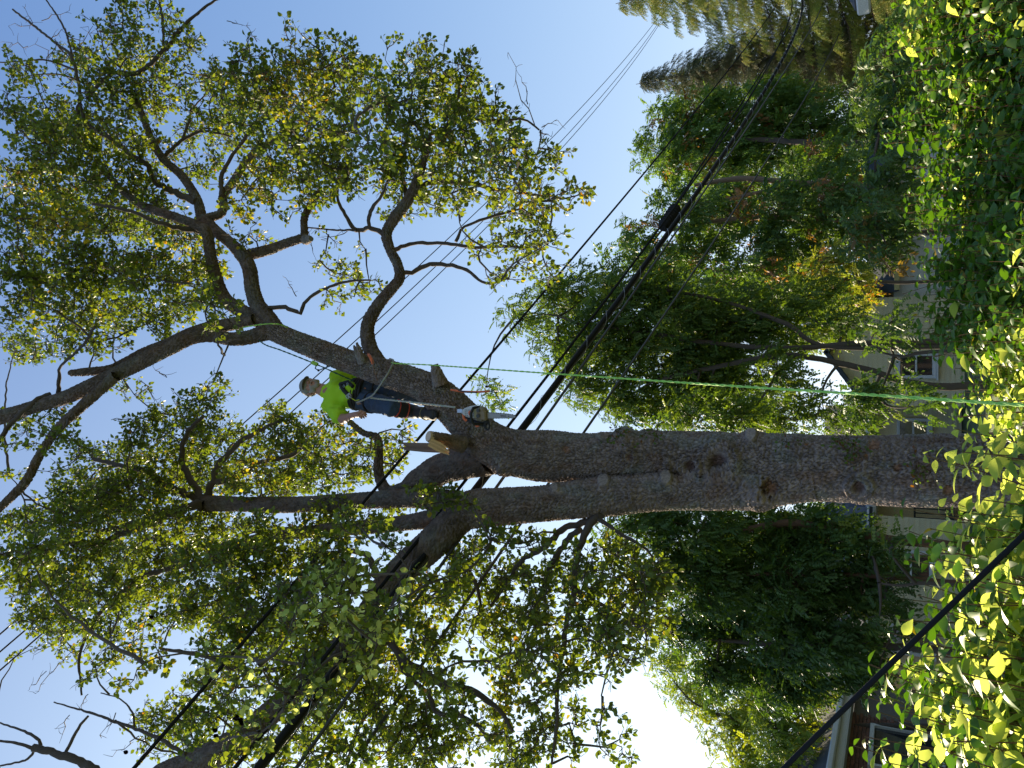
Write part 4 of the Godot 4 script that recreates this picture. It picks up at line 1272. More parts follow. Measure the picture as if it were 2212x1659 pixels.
func background_trees() -> void:
	var ash := spray_pinnate(3, 0.24, 0.105, 0.042, 0.6)
	var ash_big := spray_pinnate(3, 0.31, 0.136, 0.055, 0.6)
	var elm := spray_pinnate(4, 0.26, 0.066, 0.040, 0.5)
	var g := "trees beyond the pear tree"
	var bark := Color(0.12, 0.095, 0.08)
	blob_tree("elm_tree", "tall dark leafy tree right behind the pear trunk, sprays hanging across the cables", "tree", g,
		[[1130, 690, 50, 36, .5], [1110, 660, 30, 26, .4], [1190, 650, 50, 50, .7], [1210, 745, 60, 56, .8], [1260, 640, 66, 56, .8], [1280, 740, 76, 66], [1250, 840, 46, 56, .8], [1350, 640, 76, 70], [1370, 760, 80, 76], [1345, 870, 66, 56], [1450, 660, 80, 76], [1470, 780, 80, 76], [1450, 880, 76, 56], [1560, 700, 86, 76], [1570, 830, 86, 70], [1670, 700, 80, 76], [1680, 800, 60, 60, .6], [1780, 890, 60, 40, .7], [1810, 700, 50, 46, .7], [1050, 835, 34, 18, .5], [1085, 880, 40, 18, .5], [1740, 640, 60, 50, .8], [1500, 900, 60, 40], [1600, 900, 60, 40], [1700, 900, 60, 36, .8], [1860, 900, 40, 30, .6]],
		15.0, 0.9, [[[1990, 738, 7], [1850, 742, 6], [1700, 752, 6], [1550, 742, 5], [1400, 720, 5], [1250, 700, 3]], [[1995, 832, 8], [1850, 793, 7], [1700, 768, 6.5], [1560, 790, 5], [1420, 820, 4]], [[1800, 750, 5], [1700, 700, 5], [1560, 650, 4], [1400, 620, 3]]],
		elm, 0.012, 1.9, Color(0.045, 0.08, 0.018), Color(0.085, 0.125, 0.024), Color(0.13, 0.16, 0.03), 0.06, bark)
	blob_tree("ash_tree", "broad green ash tree behind the cables, beside the small blue spruce", "tree", g,
		[[1430, 330, 60, 56, .8], [1500, 330, 76, 66], [1600, 250, 76, 66], [1570, 350, 80, 70], [1660, 340, 80, 76], [1740, 270, 80, 76], [1780, 370, 76, 66], [1840, 310, 80, 76], [1440, 250, 46, 36, .7], [1520, 250, 60, 46, .9], [1680, 220, 60, 50], [1900, 380, 60, 60], [1920, 280, 60, 60]],
		28.0, 1.2, [[[1960, 300, 6], [1800, 310, 7], [1600, 300, 5], [1450, 310, 3]]],
		ash_big, 0.0245, 1.9, Color(0.05, 0.095, 0.025), Color(0.095, 0.15, 0.03), Color(0.17, 0.085, 0.03), 0.05, bark)
	blob_tree("walnut_tree", "green tree with two pale forked trunks and brown seed tassels behind the cables", "tree", g,
		[[1480, 440, 66, 56, .8], [1560, 470, 80, 66], [1680, 450, 80, 56], [1380, 490, 40, 36, .6], [1340, 530, 40, 30, .6], [1410, 560, 66, 46, .8], [1500, 550, 70, 46], [1620, 560, 70, 56], [1740, 520, 70, 56], [1860, 520, 50, 50], [1790, 440, 76, 60], [1880, 450, 66, 56], [1680, 620, 60, 40, .7], [1560, 610, 60, 40, .8], [1940, 470, 40, 50]],
		22.0, 0.9, [[[1960, 405, 7], [1840, 402, 6.5], [1720, 395, 6.5], [1600, 386, 6], [1500, 400, 4]], [[1950, 476, 6], [1760, 472, 5.5], [1640, 470, 5.5], [1540, 478, 4], [1440, 500, 3]], [[1720, 395, 5], [1620, 420, 4], [1520, 440, 3]]],
		ash_big, 0.0245, 1.8, Color(0.038, 0.075, 0.025), Color(0.085, 0.135, 0.028), Color(0.20, 0.105, 0.055), 0.09, Color(0.24, 0.17, 0.125))
	blob_tree("golden_tree", "small yellow and orange leafed tree in front of the grey roof", "tree", "",
		[[1800, 600, 60, 46], [1830, 640, 40, 36, .8], [1780, 560, 46, 28, .8], [1850, 590, 30, 30, .6], [1870, 640, 26, 26, .5]],
		19.0, 0.4, [[[1960, 610, 4], [1850, 605, 3], [1780, 600, 2]]],
		elm, 0.012, 2.0, Color(0.13, 0.17, 0.03), Color(0.20, 0.19, 0.035), Color(0.28, 0.13, 0.03), 0.12, bark)
	blob_tree("maple_tree", "dense dark green tree left of the pear trunk, above the porch", "tree", g,
		[[1360, 1150, 56, 46, .8], [1430, 1125, 66, 36], [1440, 1220, 66, 56], [1520, 1140, 76, 46], [1530, 1250, 76, 66], [1620, 1140, 76, 46], [1620, 1250, 80, 66], [1720, 1145, 76, 46], [1720, 1250, 76, 66], [1810, 1160, 56, 46], [1810, 1270, 60, 56], [1860, 1220, 40, 40], [1870, 1300, 40, 36, .8]],
		13.0, 0.7, [[[1990, 1172, 9], [1830, 1152, 9], [1700, 1130, 8], [1550, 1160, 6], [1420, 1180, 3]], [[1960, 1250, 6], [1800, 1240, 5], [1600, 1240, 4]]],
		elm, 0.012, 2.6, Color(0.030, 0.062, 0.02), Color(0.06, 0.10, 0.022), Color(0.12, 0.15, 0.03), 0.05, Color(0.16, 0.095, 0.065))
	blob_tree("linden_tree", "dark heart of foliage above the pale siding house", "tree", g,
		[[1480, 1350, 56, 56, .9], [1580, 1370, 76, 66], [1690, 1370, 76, 66], [1660, 1460, 56, 46], [1780, 1380, 66, 56], [1840, 1440, 46, 46], [1740, 1460, 60, 46], [1550, 1450, 50, 46, .9], [1880, 1390, 26, 36, .7]],
		14.0, 0.6, [[[1990, 1400, 8], [1800, 1395, 7], [1650, 1390, 5], [1520, 1380, 3]]],
		ash, 0.0145, 2.6, Color(0.03, 0.062, 0.022), Color(0.055, 0.095, 0.022), Color(0.10, 0.14, 0.03), 0.05, bark)
	blob_tree("locust_tree", "bright yellow-green sunlit tree over the brick house roof", "tree", g,
		[[1430, 1430, 36, 40, .7], [1490, 1490, 50, 50, .8], [1560, 1550, 56, 50], [1595, 1640, 50, 46], [1620, 1500, 66, 60], [1680, 1580, 66, 66], [1710, 1650, 60, 40], [1730, 1510, 50, 46], [1640, 1700, 60, 60]],
		18.5, 0.7, [[[1990, 1570, 7], [1800, 1570, 6], [1640, 1560, 4], [1540, 1540, 3]]],
		elm, 0.012, 1.8, Color(0.115, 0.165, 0.028), Color(0.165, 0.21, 0.034), Color(0.2, 0.22, 0.03), 0.15, bark)
	blob_tree("lilac_bush", "dark blue-green bush between the far hedge and the spruces", "shrub", "bushes before the houses",
		[[1890, 300, 46, 56], [1930, 210, 36, 56], [1920, 110, 40, 56], [1900, 400, 46, 50], [1880, 200, 46, 50], [1940, 320, 30, 50]],
		13.0, 0.5, [[[2010, 280, 4], [1950, 285, 3], [1900, 290, 2]]],
		ash, 0.0145, 1.7, Color(0.04, 0.08, 0.03), Color(0.07, 0.11, 0.04), Color(0.10, 0.14, 0.03), 0.05, bark)
	blob_tree("lilac_bush", "dark bush below the walnut's crown, hiding the low house", "shrub", "bushes before the houses",
		[[1880, 480, 46, 46], [1920, 540, 34, 36], [1930, 460, 34, 46], [1850, 540, 36, 30, .7]],
		14.0, 0.4, [[[2010, 500, 4], [1950, 500, 3], [1900, 490, 2]]],
		ash, 0.0145, 1.7, Color(0.04, 0.08, 0.03), Color(0.07, 0.11, 0.03), Color(0.14, 0.09, 0.04), 0.1, bark)
	blob_tree("lilac_bush", "thin dark bush before the cream gable, among the leaning trunks", "shrub", "bushes before the houses",
		[[1930, 690, 30, 36, .8], [1950, 780, 26, 46, .7], [1890, 720, 26, 26, .6], [1900, 850, 50, 40, .9], [1850, 870, 50, 40, .9], [1960, 880, 30, 40, .7]],
		12.0, 0.4, [[[2010, 760, 4], [1950, 770, 3], [1900, 760, 2]]],
		elm, 0.012, 1.3, Color(0.035, 0.07, 0.02), Color(0.06, 0.10, 0.025), Color(0.10, 0.13, 0.03), 0.05, bark)
	blob_tree("lilac_bush", "dark bush before the porch, left of the pear trunk", "shrub", "bushes before the houses",
		[[1880, 1200, 40, 46, .8], [1920, 1260, 36, 40, .7], [1900, 1330, 30, 36, .6], [1930, 1180, 30, 30, .5], [1950, 1330, 26, 40, .6], [1890, 1470, 30, 36, .6]],
		12.0, 0.4, [[[2010, 1260, 4], [1950, 1265, 3], [1900, 1260, 2]]],
		elm, 0.012, 1.5, Color(0.03, 0.06, 0.02), Color(0.055, 0.09, 0.024), Color(0.10, 0.13, 0.03), 0.05, bark)
	# farther trees that close the view
	blob_tree("far_tree", "distant green tree seen through gaps between the pear trunk and the walnut", "tree", "distant trees",
		[[1700, 600, 90, 60], [1760, 700, 70, 60], [1600, 660, 80, 60], [1500, 700, 80, 60], [1850, 720, 40, 60, .5], [1520, 800, 80, 70], [1440, 620, 60, 60], [1640, 900, 60, 50, .7]],
		29.0, 0.8, [[[1960, 650, 7], [1800, 650, 6], [1600, 660, 4]]],
		ash, 0.0145, 2.2, Color(0.06, 0.10, 0.025), Color(0.12, 0.165, 0.03), Color(0.18, 0.19, 0.03), 0.1, bark)
	blob_tree("far_tree", "distant green tree closing the view behind the ash and the spruces", "tree", "distant trees",
		[[1500, 200, 60, 60], [1600, 150, 70, 60], [1700, 180, 80, 70], [1800, 150, 80, 70], [1900, 200, 60, 80], [1560, 420, 70, 60], [1700, 420, 80, 70], [1820, 460, 80, 70], [1900, 380, 50, 70]],
		39.0, 0.8, [[[1960, 300, 5], [1800, 280, 6], [1600, 250, 4]]],
		ash_big, 0.0245, 1.2, Color(0.05, 0.095, 0.025), Color(0.10, 0.15, 0.03), Color(0.18, 0.19, 0.03), 0.1, bark)
	blob_tree("far_tree", "distant green tree seen between the dark trees over the porch", "tree", "distant trees",
		[[1700, 1180, 80, 60], [1800, 1250, 60, 60], [1650, 1300, 80, 60], [1750, 1350, 70, 60], [1780, 1130, 50, 40], [1560, 1200, 80, 60], [1560, 1330, 70, 60], [1800, 1440, 60, 50], [1700, 1450, 70, 50]],
		28.0, 0.8, [[[1960, 1200, 6], [1800, 1210, 5], [1680, 1200, 4]]],
		ash, 0.0145, 2.2, Color(0.05, 0.09, 0.025), Color(0.09, 0.13, 0.03), Color(0.15, 0.17, 0.03), 0.1, bark)
	var needles := spray_needles(0.27)
	spruce("large golden-green spruce with hanging tassels at the edge of the view", 1330, 8, 33.0, 7.6, Color(0.12, 0.20, 0.035), Color(0.24, 0.25, 0.05), needles)
	spruce("small blue-green spruce tip rising beside the larger golden spruce", 1374, 182, 36.0, 3.4, Color(0.06, 0.085, 0.05), Color(0.10, 0.105, 0.05), needles)

# ---------------------------------------------------------------- the hedge
func shrub(label: String, base: Vector3, shoots: int, half: Vector2, hi: Vector2, lean: Vector3, size: float, leaf: Mesh, singles: Array, solo: int, slope := 0.5) -> void:
	var t := thing("dogwood_shrub", label, "shrub", Vector3(base.x, 0, base.z), 0.0, "dogwood hedge in the foreground")
	var stems := MB.new()
	var xf := []
	var cols := PackedColorArray()
	for s in shoots:
		var q := Vector2(rng.randf_range(-1, 1), rng.randf_range(-1, 1))
		var tip := Vector3(q.x * half.x, rng.randf_range(hi.x, hi.y), q.y * half.y) + lean * rng.randf()
		tip.y -= 0.06 * rng.randf() + slope * (q.y + 1.0) * 0.5
		var root := Vector3(q.x * half.x * 0.35, 0.0, q.y * half.y * 0.35)
		var mid := root.lerp(tip, 0.55) + Vector3(-lean.x * 0.25, 0.05, 0) + rdir() * 0.11
		var st := catmull([[root, 0.0065], [mid, 0.0042], [tip, 0.0015]], 0.036)
		var pts := []
		var rad := []
		for e in st: pts.append(e[0]); rad.append(e[1])
		stems.tube(pts, rad, 5, Color(0.19, 0.085, 0.05).lerp(Color(0.20, 0.14, 0.05), rng.randf()))
		var turn := rng.randf() * TAU
		var hue := rng.randf()
		var d0 := 0.0
		for k in range(st.size() - 1, 1, -1):
			var at: Vector3 = st[k][0]
			if at.y < 0.55: break
			var near_tip := clampf(0.5 + d0 / 0.14 * 0.5, 0.5, 1.0)
			if rng.randf() < 0.22: continue
			var ax: Vector3 = (st[k][0] - st[k - 1][0]).normalized()
			var nn := ax.cross(Vector3(0.3, 0.2, 0.9)).normalized()
			var bb := ax.cross(nn)
			for m in 2:
				var a := turn + m * PI + rng.randf_range(-0.3, 0.3)
				var side := nn * cos(a) + bb * sin(a)
				var d := (side * 0.85 + ax * rng.randf_range(0.0, 0.5) + Vector3(0, -0.3, 0)).normalized()
				var sc := size * near_tip * rng.randf_range(0.55, 1.1)
				xf.append(Transform3D(leaf_basis(d, (ax * 0.55 + Vector3.UP * 0.35 + rdir() * 0.9).normalized(), sc), at))
				var g := rng.randf_range(1.05, 1.55)
				var col := Color(0.058, 0.128, 0.022).lerp(Color(0.096, 0.172, 0.027), hue * 0.5 + rng.randf() * 0.5)
				if rng.randf() < 0.012: col = Color(0.30, 0.20, 0.03)
				cols.append(Color(col.r * g, col.g * g, col.b * g))
			turn += PI * 0.5
			d0 += 0.036
		# pale seed heads near some tips
	part(t, "stems", stems.mesh(), M.twig).set_meta("kind", "stuff")
	emit_leaves(t, "leaf", "foliage", leaf, singles, M.hedge_leaf, xf, cols, solo)

func hedge() -> void:
	M.hedge_leaf = leaf_mat(Color.WHITE, Color(0.95, 1.0, 0.43), 0.38)
	M.hedge_leaf.vertex_color_use_as_albedo = true
	var vein := noise_tex(0.05, 3, 0.9, 1.05, 12)
	var singles := []
	for c in [Color(0.052, 0.135, 0.021), Color(0.066, 0.16, 0.023), Color(0.082, 0.185, 0.026), Color(0.105, 0.22, 0.03), Color(0.28, 0.20, 0.03)]:
		singles.append(leaf_mat(c.linear_to_srgb(), Color(0.95, 1.0, 0.43), 0.38))
	var leaf := leaf_mesh(0.096, 0.050, 7, 0.24, 0.24, 0.34, 0.010, 1.15)
	# across the way, right hand part
	shrub("lime-green shrub nearest the right side of the pear trunk, ending the far hedge", Vector3(-0.02, 0, -4.5), 120, Vector2(0.28, 0.7), Vector2(1.22, 1.44), Vector3(0.0, 0, 0), 1.0, leaf, singles, 300)
	shrub("sunlit lime-green shrub with upright shoots under the green rope's right side", Vector3(0.42, 0, -4.5), 160, Vector2(0.30, 0.8), Vector2(1.38, 1.62), Vector3(0.03, 0, 0), 1.0, leaf, singles, 300)
	shrub("tall sunlit shrub in the middle of the far hedge, before the white wall", Vector3(0.82, 0, -4.4), 160, Vector2(0.30, 0.8), Vector2(1.42, 1.66), Vector3(0.05, 0, 0), 1.0, leaf, singles, 300)
	shrub("green shrub of the far hedge below the walnut's two trunks", Vector3(1.25, 0, -4.35), 160, Vector2(0.30, 0.8), Vector2(1.40, 1.62), Vector3(0.05, 0, 0), 1.0, leaf, singles, 300)
	shrub("dark shaded shrub of the far hedge below the spruces", Vector3(1.75, 0, -4.5), 190, Vector2(0.34, 0.8), Vector2(1.48, 1.74), Vector3(0.04, 0, 0), 1.0, leaf, singles, 300)
	shrub("dark shaded shrub at the far end of the hedge, cut by the picture's upper edge", Vector3(2.25, 0, -4.4), 180, Vector2(0.34, 0.8), Vector2(1.48, 1.76), Vector3(0.04, 0, 0), 1.0, leaf, singles, 300)
	# close by, left hand part
	shrub("near shrub with large backlit leaves in front of the pear trunk's foot", Vector3(-0.38, 0, -2.35), 85, Vector2(0.2, 0.45), Vector2(1.28, 1.60), Vector3(0.12, 0, 0), 1.0, leaf, singles, 300, 0.22)
	shrub("near shrub with long leafy shoots where the black cable crosses it", Vector3(-0.68, 0, -2.3), 110, Vector2(0.24, 0.45), Vector2(1.35, 1.72), Vector3(0.12, 0, 0), 1.0, leaf, singles, 300, 0.22)
	shrub("near leafy shrub in the corner, before the brick house window", Vector3(-1.05, 0, -2.3), 120, Vector2(0.26, 0.45), Vector2(1.4, 1.78), Vector3(0.10, 0, 0), 1.0, leaf, singles, 300, 0.22)

# ---------------------------------------------------------------- overhead lines
func cable_points(p: Array, h: float, n: int) -> Array:
	# three sightings of one wire at height h, run on past both ends
	var a := at_height(p[0][0], p[0][1], h - 0.1)
	var b := at_height(p[1][0], p[1][1], h)
	var c := at_height(p[2][0], p[2][1], h + 0.5)
	var out := []
	var l1 := a.distance_to(b)
	var l2 := b.distance_to(c)
	var span := l1 + l2
	for i in n + 1:
		var s := lerpf(-0.35 * l1, span + 0.25 * l2, pow(float(i) / n, 1.0))
		# quadratic through the three points by length
		var x0 := 0.0
		var x1 := l1
		var x2 := span
		out.append(a * ((s - x1) * (s - x2) / ((x0 - x1) * (x0 - x2))) + b * ((s - x0) * (s - x2) / ((x1 - x0) * (x1 - x2))) + c * ((s - x0) * (s - x1) / ((x2 - x0) * (x2 - x1))))
	return out

func wire(called: String, label: String, pts: Array, r: float, m: Material, cat := "cable", group := "overhead cables") -> MeshInstance3D:
	var mb := MB.new()
	var rad := []
	for p in pts: rad.append(r)
	mb.tube(pts, rad, 8)
	return top(called, mb.mesh(), m, label, cat, group)

func cables() -> void:
	var hi := [[[1435, 20], [660, 796], [0, 1370]], [[1431, 36], [655, 838], [0, 1408]], [[1423, 54], [650, 872], [0, 1448]]]
	var say := ["uppermost thin wire of the three high ones, above the man's cap", "middle thin wire of the three high ones, passing by the man's cap", "lowest thin wire of the three high ones, passing behind the man's head"]
	for k in 3: wire("high_wire", say[k], cable_points(hi[k], 13.6, 60), 0.013, M.cable, "wire", "high wires")
	wire("power_cable", "single black cable running above the thick bundle, past the chainsaw strap", cable_points([[1683, 0], [1051, 776], [290, 1659]], 6.0, 60), 0.016, M.cable)
	wire("power_cable", "black cable just above the thick lashed bundle", cable_points([[1711, 0], [1088, 933], [513, 1652]], 5.3, 60), 0.017, M.cable)
	wire("power_cable", "black cable just below the thick lashed bundle", cable_points([[1771, 0], [1155, 936], [640, 1659]], 5.0, 60), 0.016, M.cable2)
	wire("power_cable", "lowest black cable of the group, crossing the green trees alone", cable_points([[1815, 0], [1260, 936], [755, 1659]], 4.9, 60), 0.016, M.cable2)
	# the thick bundle: several sheathed cables lashed to a strand
	var b := thing("cable_bundle", "thick bundle of telephone cables lashed together, with a splice case", "cable", Vector3.ZERO, 0.0, "overhead cables")
	var c := cable_points([[1733, 0], [1122, 933], [561, 1655]], 5.2, 90)
	var offs := [[0.0, 0.0, 0.024], [0.028, 0.023, 0.014], [-0.004, 0.034, 0.009], [0.036, -0.009, 0.013]]
	var dirn: Vector3 = (c[50] - c[40]).normalized()
	var sidev := dirn.cross(Vector3.UP).normalized()
	for o in offs:
		var pts := []
		var rad := []
		for i in c.size():
			var wv := 0.006 * sin(i * 0.9 + o[0] * 90.0)
			pts.append(c[i] + sidev * (o[0] + wv) + Vector3.UP * (o[1] + wv))
			rad.append(o[2])
		var mb := MB.new()
		mb.tube(pts, rad, 10)
		part(b, "cable", mb.mesh(), M.cable if o[2] > 0.02 else M.cable2)
	var lash := []
	var lr := []
	for i in range(0, c.size() - 1):
		for k in 8:
			var f := k / 8.0
			var a := (i + f) * TAU * 0.8
			lash.append(c[i].lerp(c[i + 1], f) + (sidev * cos(a) * 0.058 + Vector3.UP * sin(a) * 0.051) + sidev * 0.016 + Vector3.UP * 0.009)
			lr.append(0.0022)
	var lm := MB.new()
	lm.tube(lash, lr, 4)
	part(b, "lashing_wire", lm.mesh(), M.steel)
	# splice case hanging on the bundle
	var s0 := at_height(1432, 492, 5.1)
	var s1 := at_height(1461, 448, 5.1)
	var sm := MB.new()
	var ax := (s1 - s0)
	sm.tube([s0, s0 + ax * 0.06, s0 + ax * 0.12, s1 - ax * 0.12, s1 - ax * 0.06, s1], [0.05, 0.09, 0.105, 0.105, 0.09, 0.05], 14)
	for k in 7:
		var q := s0 + ax * (0.16 + 0.113 * k)
		sm.tube([q - ax * 0.012, q + ax * 0.012], [0.113, 0.113], 14)
	part(b, "splice_case", sm.mesh(), M.cable)
	var tm := MB.new()
	tm.tube([s1, s1 + ax * 0.2 + Vector3.UP * 0.05, at_height(1747, 0, 5.15)], [0.02, 0.016, 0.016], 6)
	part(b, "tail", tm.mesh(), M.cable)
	# black service drop close to the eye
	var d := []
	var rr := []
	for p in [[2330, 1045, 1.72], [2206, 1161, 1.70], [2032, 1329, 1.68], [1856, 1500, 1.68], [1715, 1638, 1.70], [1560, 1795, 1.72]]:
		d.append([P(p[0], p[1], p[2]), 0.0054])
	var pts2 := []
	for e in catmull(d, 0.05): pts2.append(e[0]); rr.append(e[1])
	var dm := MB.new()
	dm.tube(pts2, rr, 12)
	for k in pts2.size() - 1: pass
	top("service_cable", dm.mesh(), M.cable, "dark rubber-sheathed cable slanting across the near shrubs, close to the viewer", "cable")

# ---------------------------------------------------------------- the climber
func climber() -> void:
	var pelvis := P(786, 852, 6.6)
	var neck := P(704, 846, 6.5)
	var sh_r := P(713, 875, 6.48)
	var sh_l := P(730, 816, 6.58)
	var el_r := P(741, 905, 6.34)
	var wr_r := P(766, 896, 6.14)
	var el_l := P(772, 800, 6.72)
	var wr_l := P(790, 790, 6.62)
	var hip_r := P(790, 866, 6.55)
	var hip_l := P(796, 838, 6.64)
	var kn_r := P(848, 880, 6.30)
	var an_r := P(894, 890, 6.50)
	var kn_l := P(862, 846, 6.72)
	var an_l := P(912, 862, 6.92)
	var t := thing("person", "bearded man in lime T-shirt, cap and jeans standing harnessed to the leaning stem", "person", Vector3(pelvis.x, pelvis.y, pelvis.z))
	var o := -pelvis
	var skin := Color(0.42, 0.205, 0.145)
	var up := (neck - pelvis).normalized()
	var hup := Vector3(0.10, 1, 0.06).normalized()
	var face := Vector3(0.50, -0.16, 0.85).normalized()
	face = (face - hup * face.dot(hup)).normalized()
	var ear := hup.cross(face)            # towards his left ear
	var hc := P(674, 836, 6.48)
	# one continuous body
	var chest := neck.lerp(pelvis, 0.35)
	var belly := neck.lerp(pelvis, 0.68)
	var side := (sh_r - sh_l).normalized()
	var frame := [[neck + up * 0.02, chest, 0.06, 0.11], [chest, belly, 0.13, 0.125], [belly, pelvis, 0.125, 0.125], [sh_r, chest + side * 0.07, 0.065, 0.10], [sh_l, chest - side * 0.07, 0.065, 0.10],
		[hip_r, pelvis, 0.11, 0.12], [hip_l, pelvis, 0.11, 0.12], [sh_r, el_r, 0.060, 0.044], [el_r, wr_r, 0.046, 0.030], [sh_l, el_l, 0.060, 0.044], [el_l, wr_l, 0.046, 0.030],
		[hip_r, kn_r, 0.095, 0.062], [kn_r, an_r, 0.062, 0.042], [hip_l, kn_l, 0.095, 0.062], [kn_l, an_l, 0.062, 0.042], [neck - up * 0.04, hc - hup * 0.05, 0.065, 0.058]]
	var mb := MB.new()
	sdf_into(mb, shifted(frame, o), 0.016, 0.04, skin)
	# head
	var head := [[hc + hup * 0.045 - face * 0.015, hc + hup * 0.03 - face * 0.02, 0.088, 0.086], [hc - hup * 0.01 + face * 0.025, hc - hup * 0.055 + face * 0.035, 0.066, 0.056], [hc - hup * 0.085 + face * 0.05, hc - hup * 0.085 + face * 0.035, 0.036, 0.04],
		[hc + hup * 0.02 + face * 0.085, hc - hup * 0.018 + face * 0.105, 0.010, 0.016], [hc + hup * 0.03 + face * 0.072 + ear * 0.03, hc + hup * 0.03 + face * 0.072 - ear * 0.03, 0.014, 0.014],
		[hc - hup * 0.052 + face * 0.085 + ear * 0.02, hc - hup * 0.052 + face * 0.085 - ear * 0.02, 0.012, 0.012], [hc + face * 0.055 + ear * 0.04, hc - hup * 0.03 + face * 0.05 + ear * 0.04, 0.026, 0.024], [hc + face * 0.055 - ear * 0.04, hc - hup * 0.03 + face * 0.05 - ear * 0.04, 0.026, 0.024],
		[hc + hup * 0.015 + ear * 0.086 - face * 0.01, hc - hup * 0.03 + ear * 0.082 - face * 0.005, 0.016, 0.012], [hc + hup * 0.015 - ear * 0.086 - face * 0.01, hc - hup * 0.03 - ear * 0.082 - face * 0.005, 0.016, 0.012], [hc - hup * 0.05 - face * 0.01, neck, 0.056, 0.062]]
	sdf_into(mb, shifted(head, o), 0.006, 0.014, skin)
	# right hand, half closed; fingers hang and curl
	hand(mb, wr_r + o, (wr_r - el_r).normalized() * 0.5 + Vector3(0.12, -0.85, 0.15), Vector3(0.8, 0.1, 0.55), skin)
	hand(mb, wr_l + o, Vector3(0.3, -0.6, 0.6), Vector3(-0.5, 0.2, 0.7), skin)
	var sm := mat(1, 1, 1, 0.55)
	sm.vertex_color_use_as_albedo = true
	part(t, "body", mb.mesh(), sm)
	# face details
	var fm := MB.new()
	for s in [-1.0, 1.0]: fm.ball(hc + o + hup * 0.022 + face * 0.078 + ear * 0.032 * s, Basis().scaled(Vector3(0.011, 0.008, 0.011)), 8)
	part(t, "eyes", fm.mesh(), mat(0.03, 0.025, 0.02, 0.2))
	fm = MB.new()
	sdf_into(fm, shifted([[hc - hup * 0.052 + face * 0.066 + ear * 0.04, hc - hup * 0.095 + face * 0.055, 0.024, 0.028], [hc - hup * 0.052 + face * 0.066 - ear * 0.04, hc - hup * 0.095 + face * 0.055, 0.024, 0.028], [hc - hup * 0.036 + face * 0.09 + ear * 0.025, hc - hup * 0.036 + face * 0.09 - ear * 0.025, 0.009, 0.009], [hc - hup * 0.02 + ear * 0.066 + face * 0.02, hc - hup * 0.07 + ear * 0.05 + face * 0.04, 0.018, 0.026], [hc - hup * 0.02 - ear * 0.066 + face * 0.02, hc - hup * 0.07 - ear * 0.05 + face * 0.04, 0.018, 0.026]], o), 0.006, 0.014, Color.WHITE)
	part(t, "beard", fm.mesh(), grainy(mat(0.42, 0.37, 0.33, 0.95), 40.0, 0.1, noise_tex(0.08, 3, 0.7, 1.1, 31)))
	fm = MB.new()
	fm.ball(hc + o - hup * 0.056 + face * 0.098, Basis(ear * 0.018, hup * 0.004, face * 0.005), 8)
	part(t, "mouth", fm.mesh(), mat(0.10, 0.035, 0.03, 0.5))
	# cap with brim
	fm = MB.new()
	sdf_into(fm, shifted([[hc + hup * 0.068 - face * 0.018, hc + hup * 0.055 - face * 0.022, 0.088, 0.098], [hc + hup * 0.05 + face * 0.02, hc + hup * 0.05 - face * 0.05, 0.085, 0.080]], o), 0.008, 0.02, Color.WHITE)
	var cap := part(t, "cap", fm.mesh(), grainy(mat(0.30, 0.29, 0.27, 0.9), 30.0, 0.05, noise_tex(0.1, 3, 0.8, 1.1, 7)))
	fm = MB.new()
	var brim := PackedVector2Array()
	for k in 17:
		var a := PI * k / 16.0
		brim.append(Vector2(cos(a) * 0.082, 0.045 + sin(a) * 0.085))
	fm.slab(brim, Transform3D(Basis(ear, (face - hup * 0.18).normalized(), -hup), hc + o + hup * 0.048 + face * 0.02), 0.008, Color.WHITE, 0.002)
	part(cap, "brim", fm.mesh(), mat(0.13, 0.12, 0.115, 0.9))
	# lime T-shirt
	fm = MB.new()
	var cuff := sh_r.lerp(el_r, 0.74)
	var cuff_l := sh_l.lerp(el_l, 0.74)
	sdf_into(fm, shifted([[neck - up * 0.025, chest, 0.078, 0.125], [chest, belly, 0.148, 0.15], [belly, belly.lerp(pelvis, 0.75), 0.15, 0.146], [sh_r, chest + side * 0.07, 0.082, 0.118], [sh_l, chest - side * 0.07, 0.082, 0.118], [sh_r, cuff, 0.082, 0.088], [sh_l, cuff_l, 0.082, 0.085], [belly + Vector3(0.03, 0, 0.06), belly.lerp(pelvis, 0.4) + Vector3(0.03, 0, 0.07), 0.10, 0.11], [chest + side * 0.05 + Vector3(0, 0, 0.04), belly + side * 0.05, 0.1, 0.1]], o), 0.012, 0.035, Color.WHITE)
	crumple(fm, 0.018, 12.0)
	var lime := grainy(mat(0.42, 0.72, 0.018, 0.85), 60.0, 0.02, noise_tex(0.1, 2, 0.92, 1.05, 5))
	part(t, "shirt", fm.mesh(), lime)
	# jeans
	fm = MB.new()
	sdf_into(fm, shifted([[pelvis + up * 0.06, pelvis, 0.138, 0.138], [hip_r, pelvis, 0.118, 0.13], [hip_l, pelvis, 0.118, 0.13], [hip_r, kn_r, 0.108, 0.082], [kn_r, an_r, 0.082, 0.068], [hip_l, kn_l, 0.108, 0.082], [kn_l, an_l, 0.082, 0.068]], o), 0.012, 0.03, Color.WHITE)
	crumple(fm, 0.014, 16.0)
	part(t, "jeans", fm.mesh(), grainy(mat(0.045, 0.075, 0.135, 0.9), 12.0, 0.05, noise_tex(0.05, 4, 0.6, 1.35, 19)))
	# boots with soles
	var toes := [P(937, 897, 6.24), P(950, 866, 6.72)]
	var ank := [an_r, an_l]
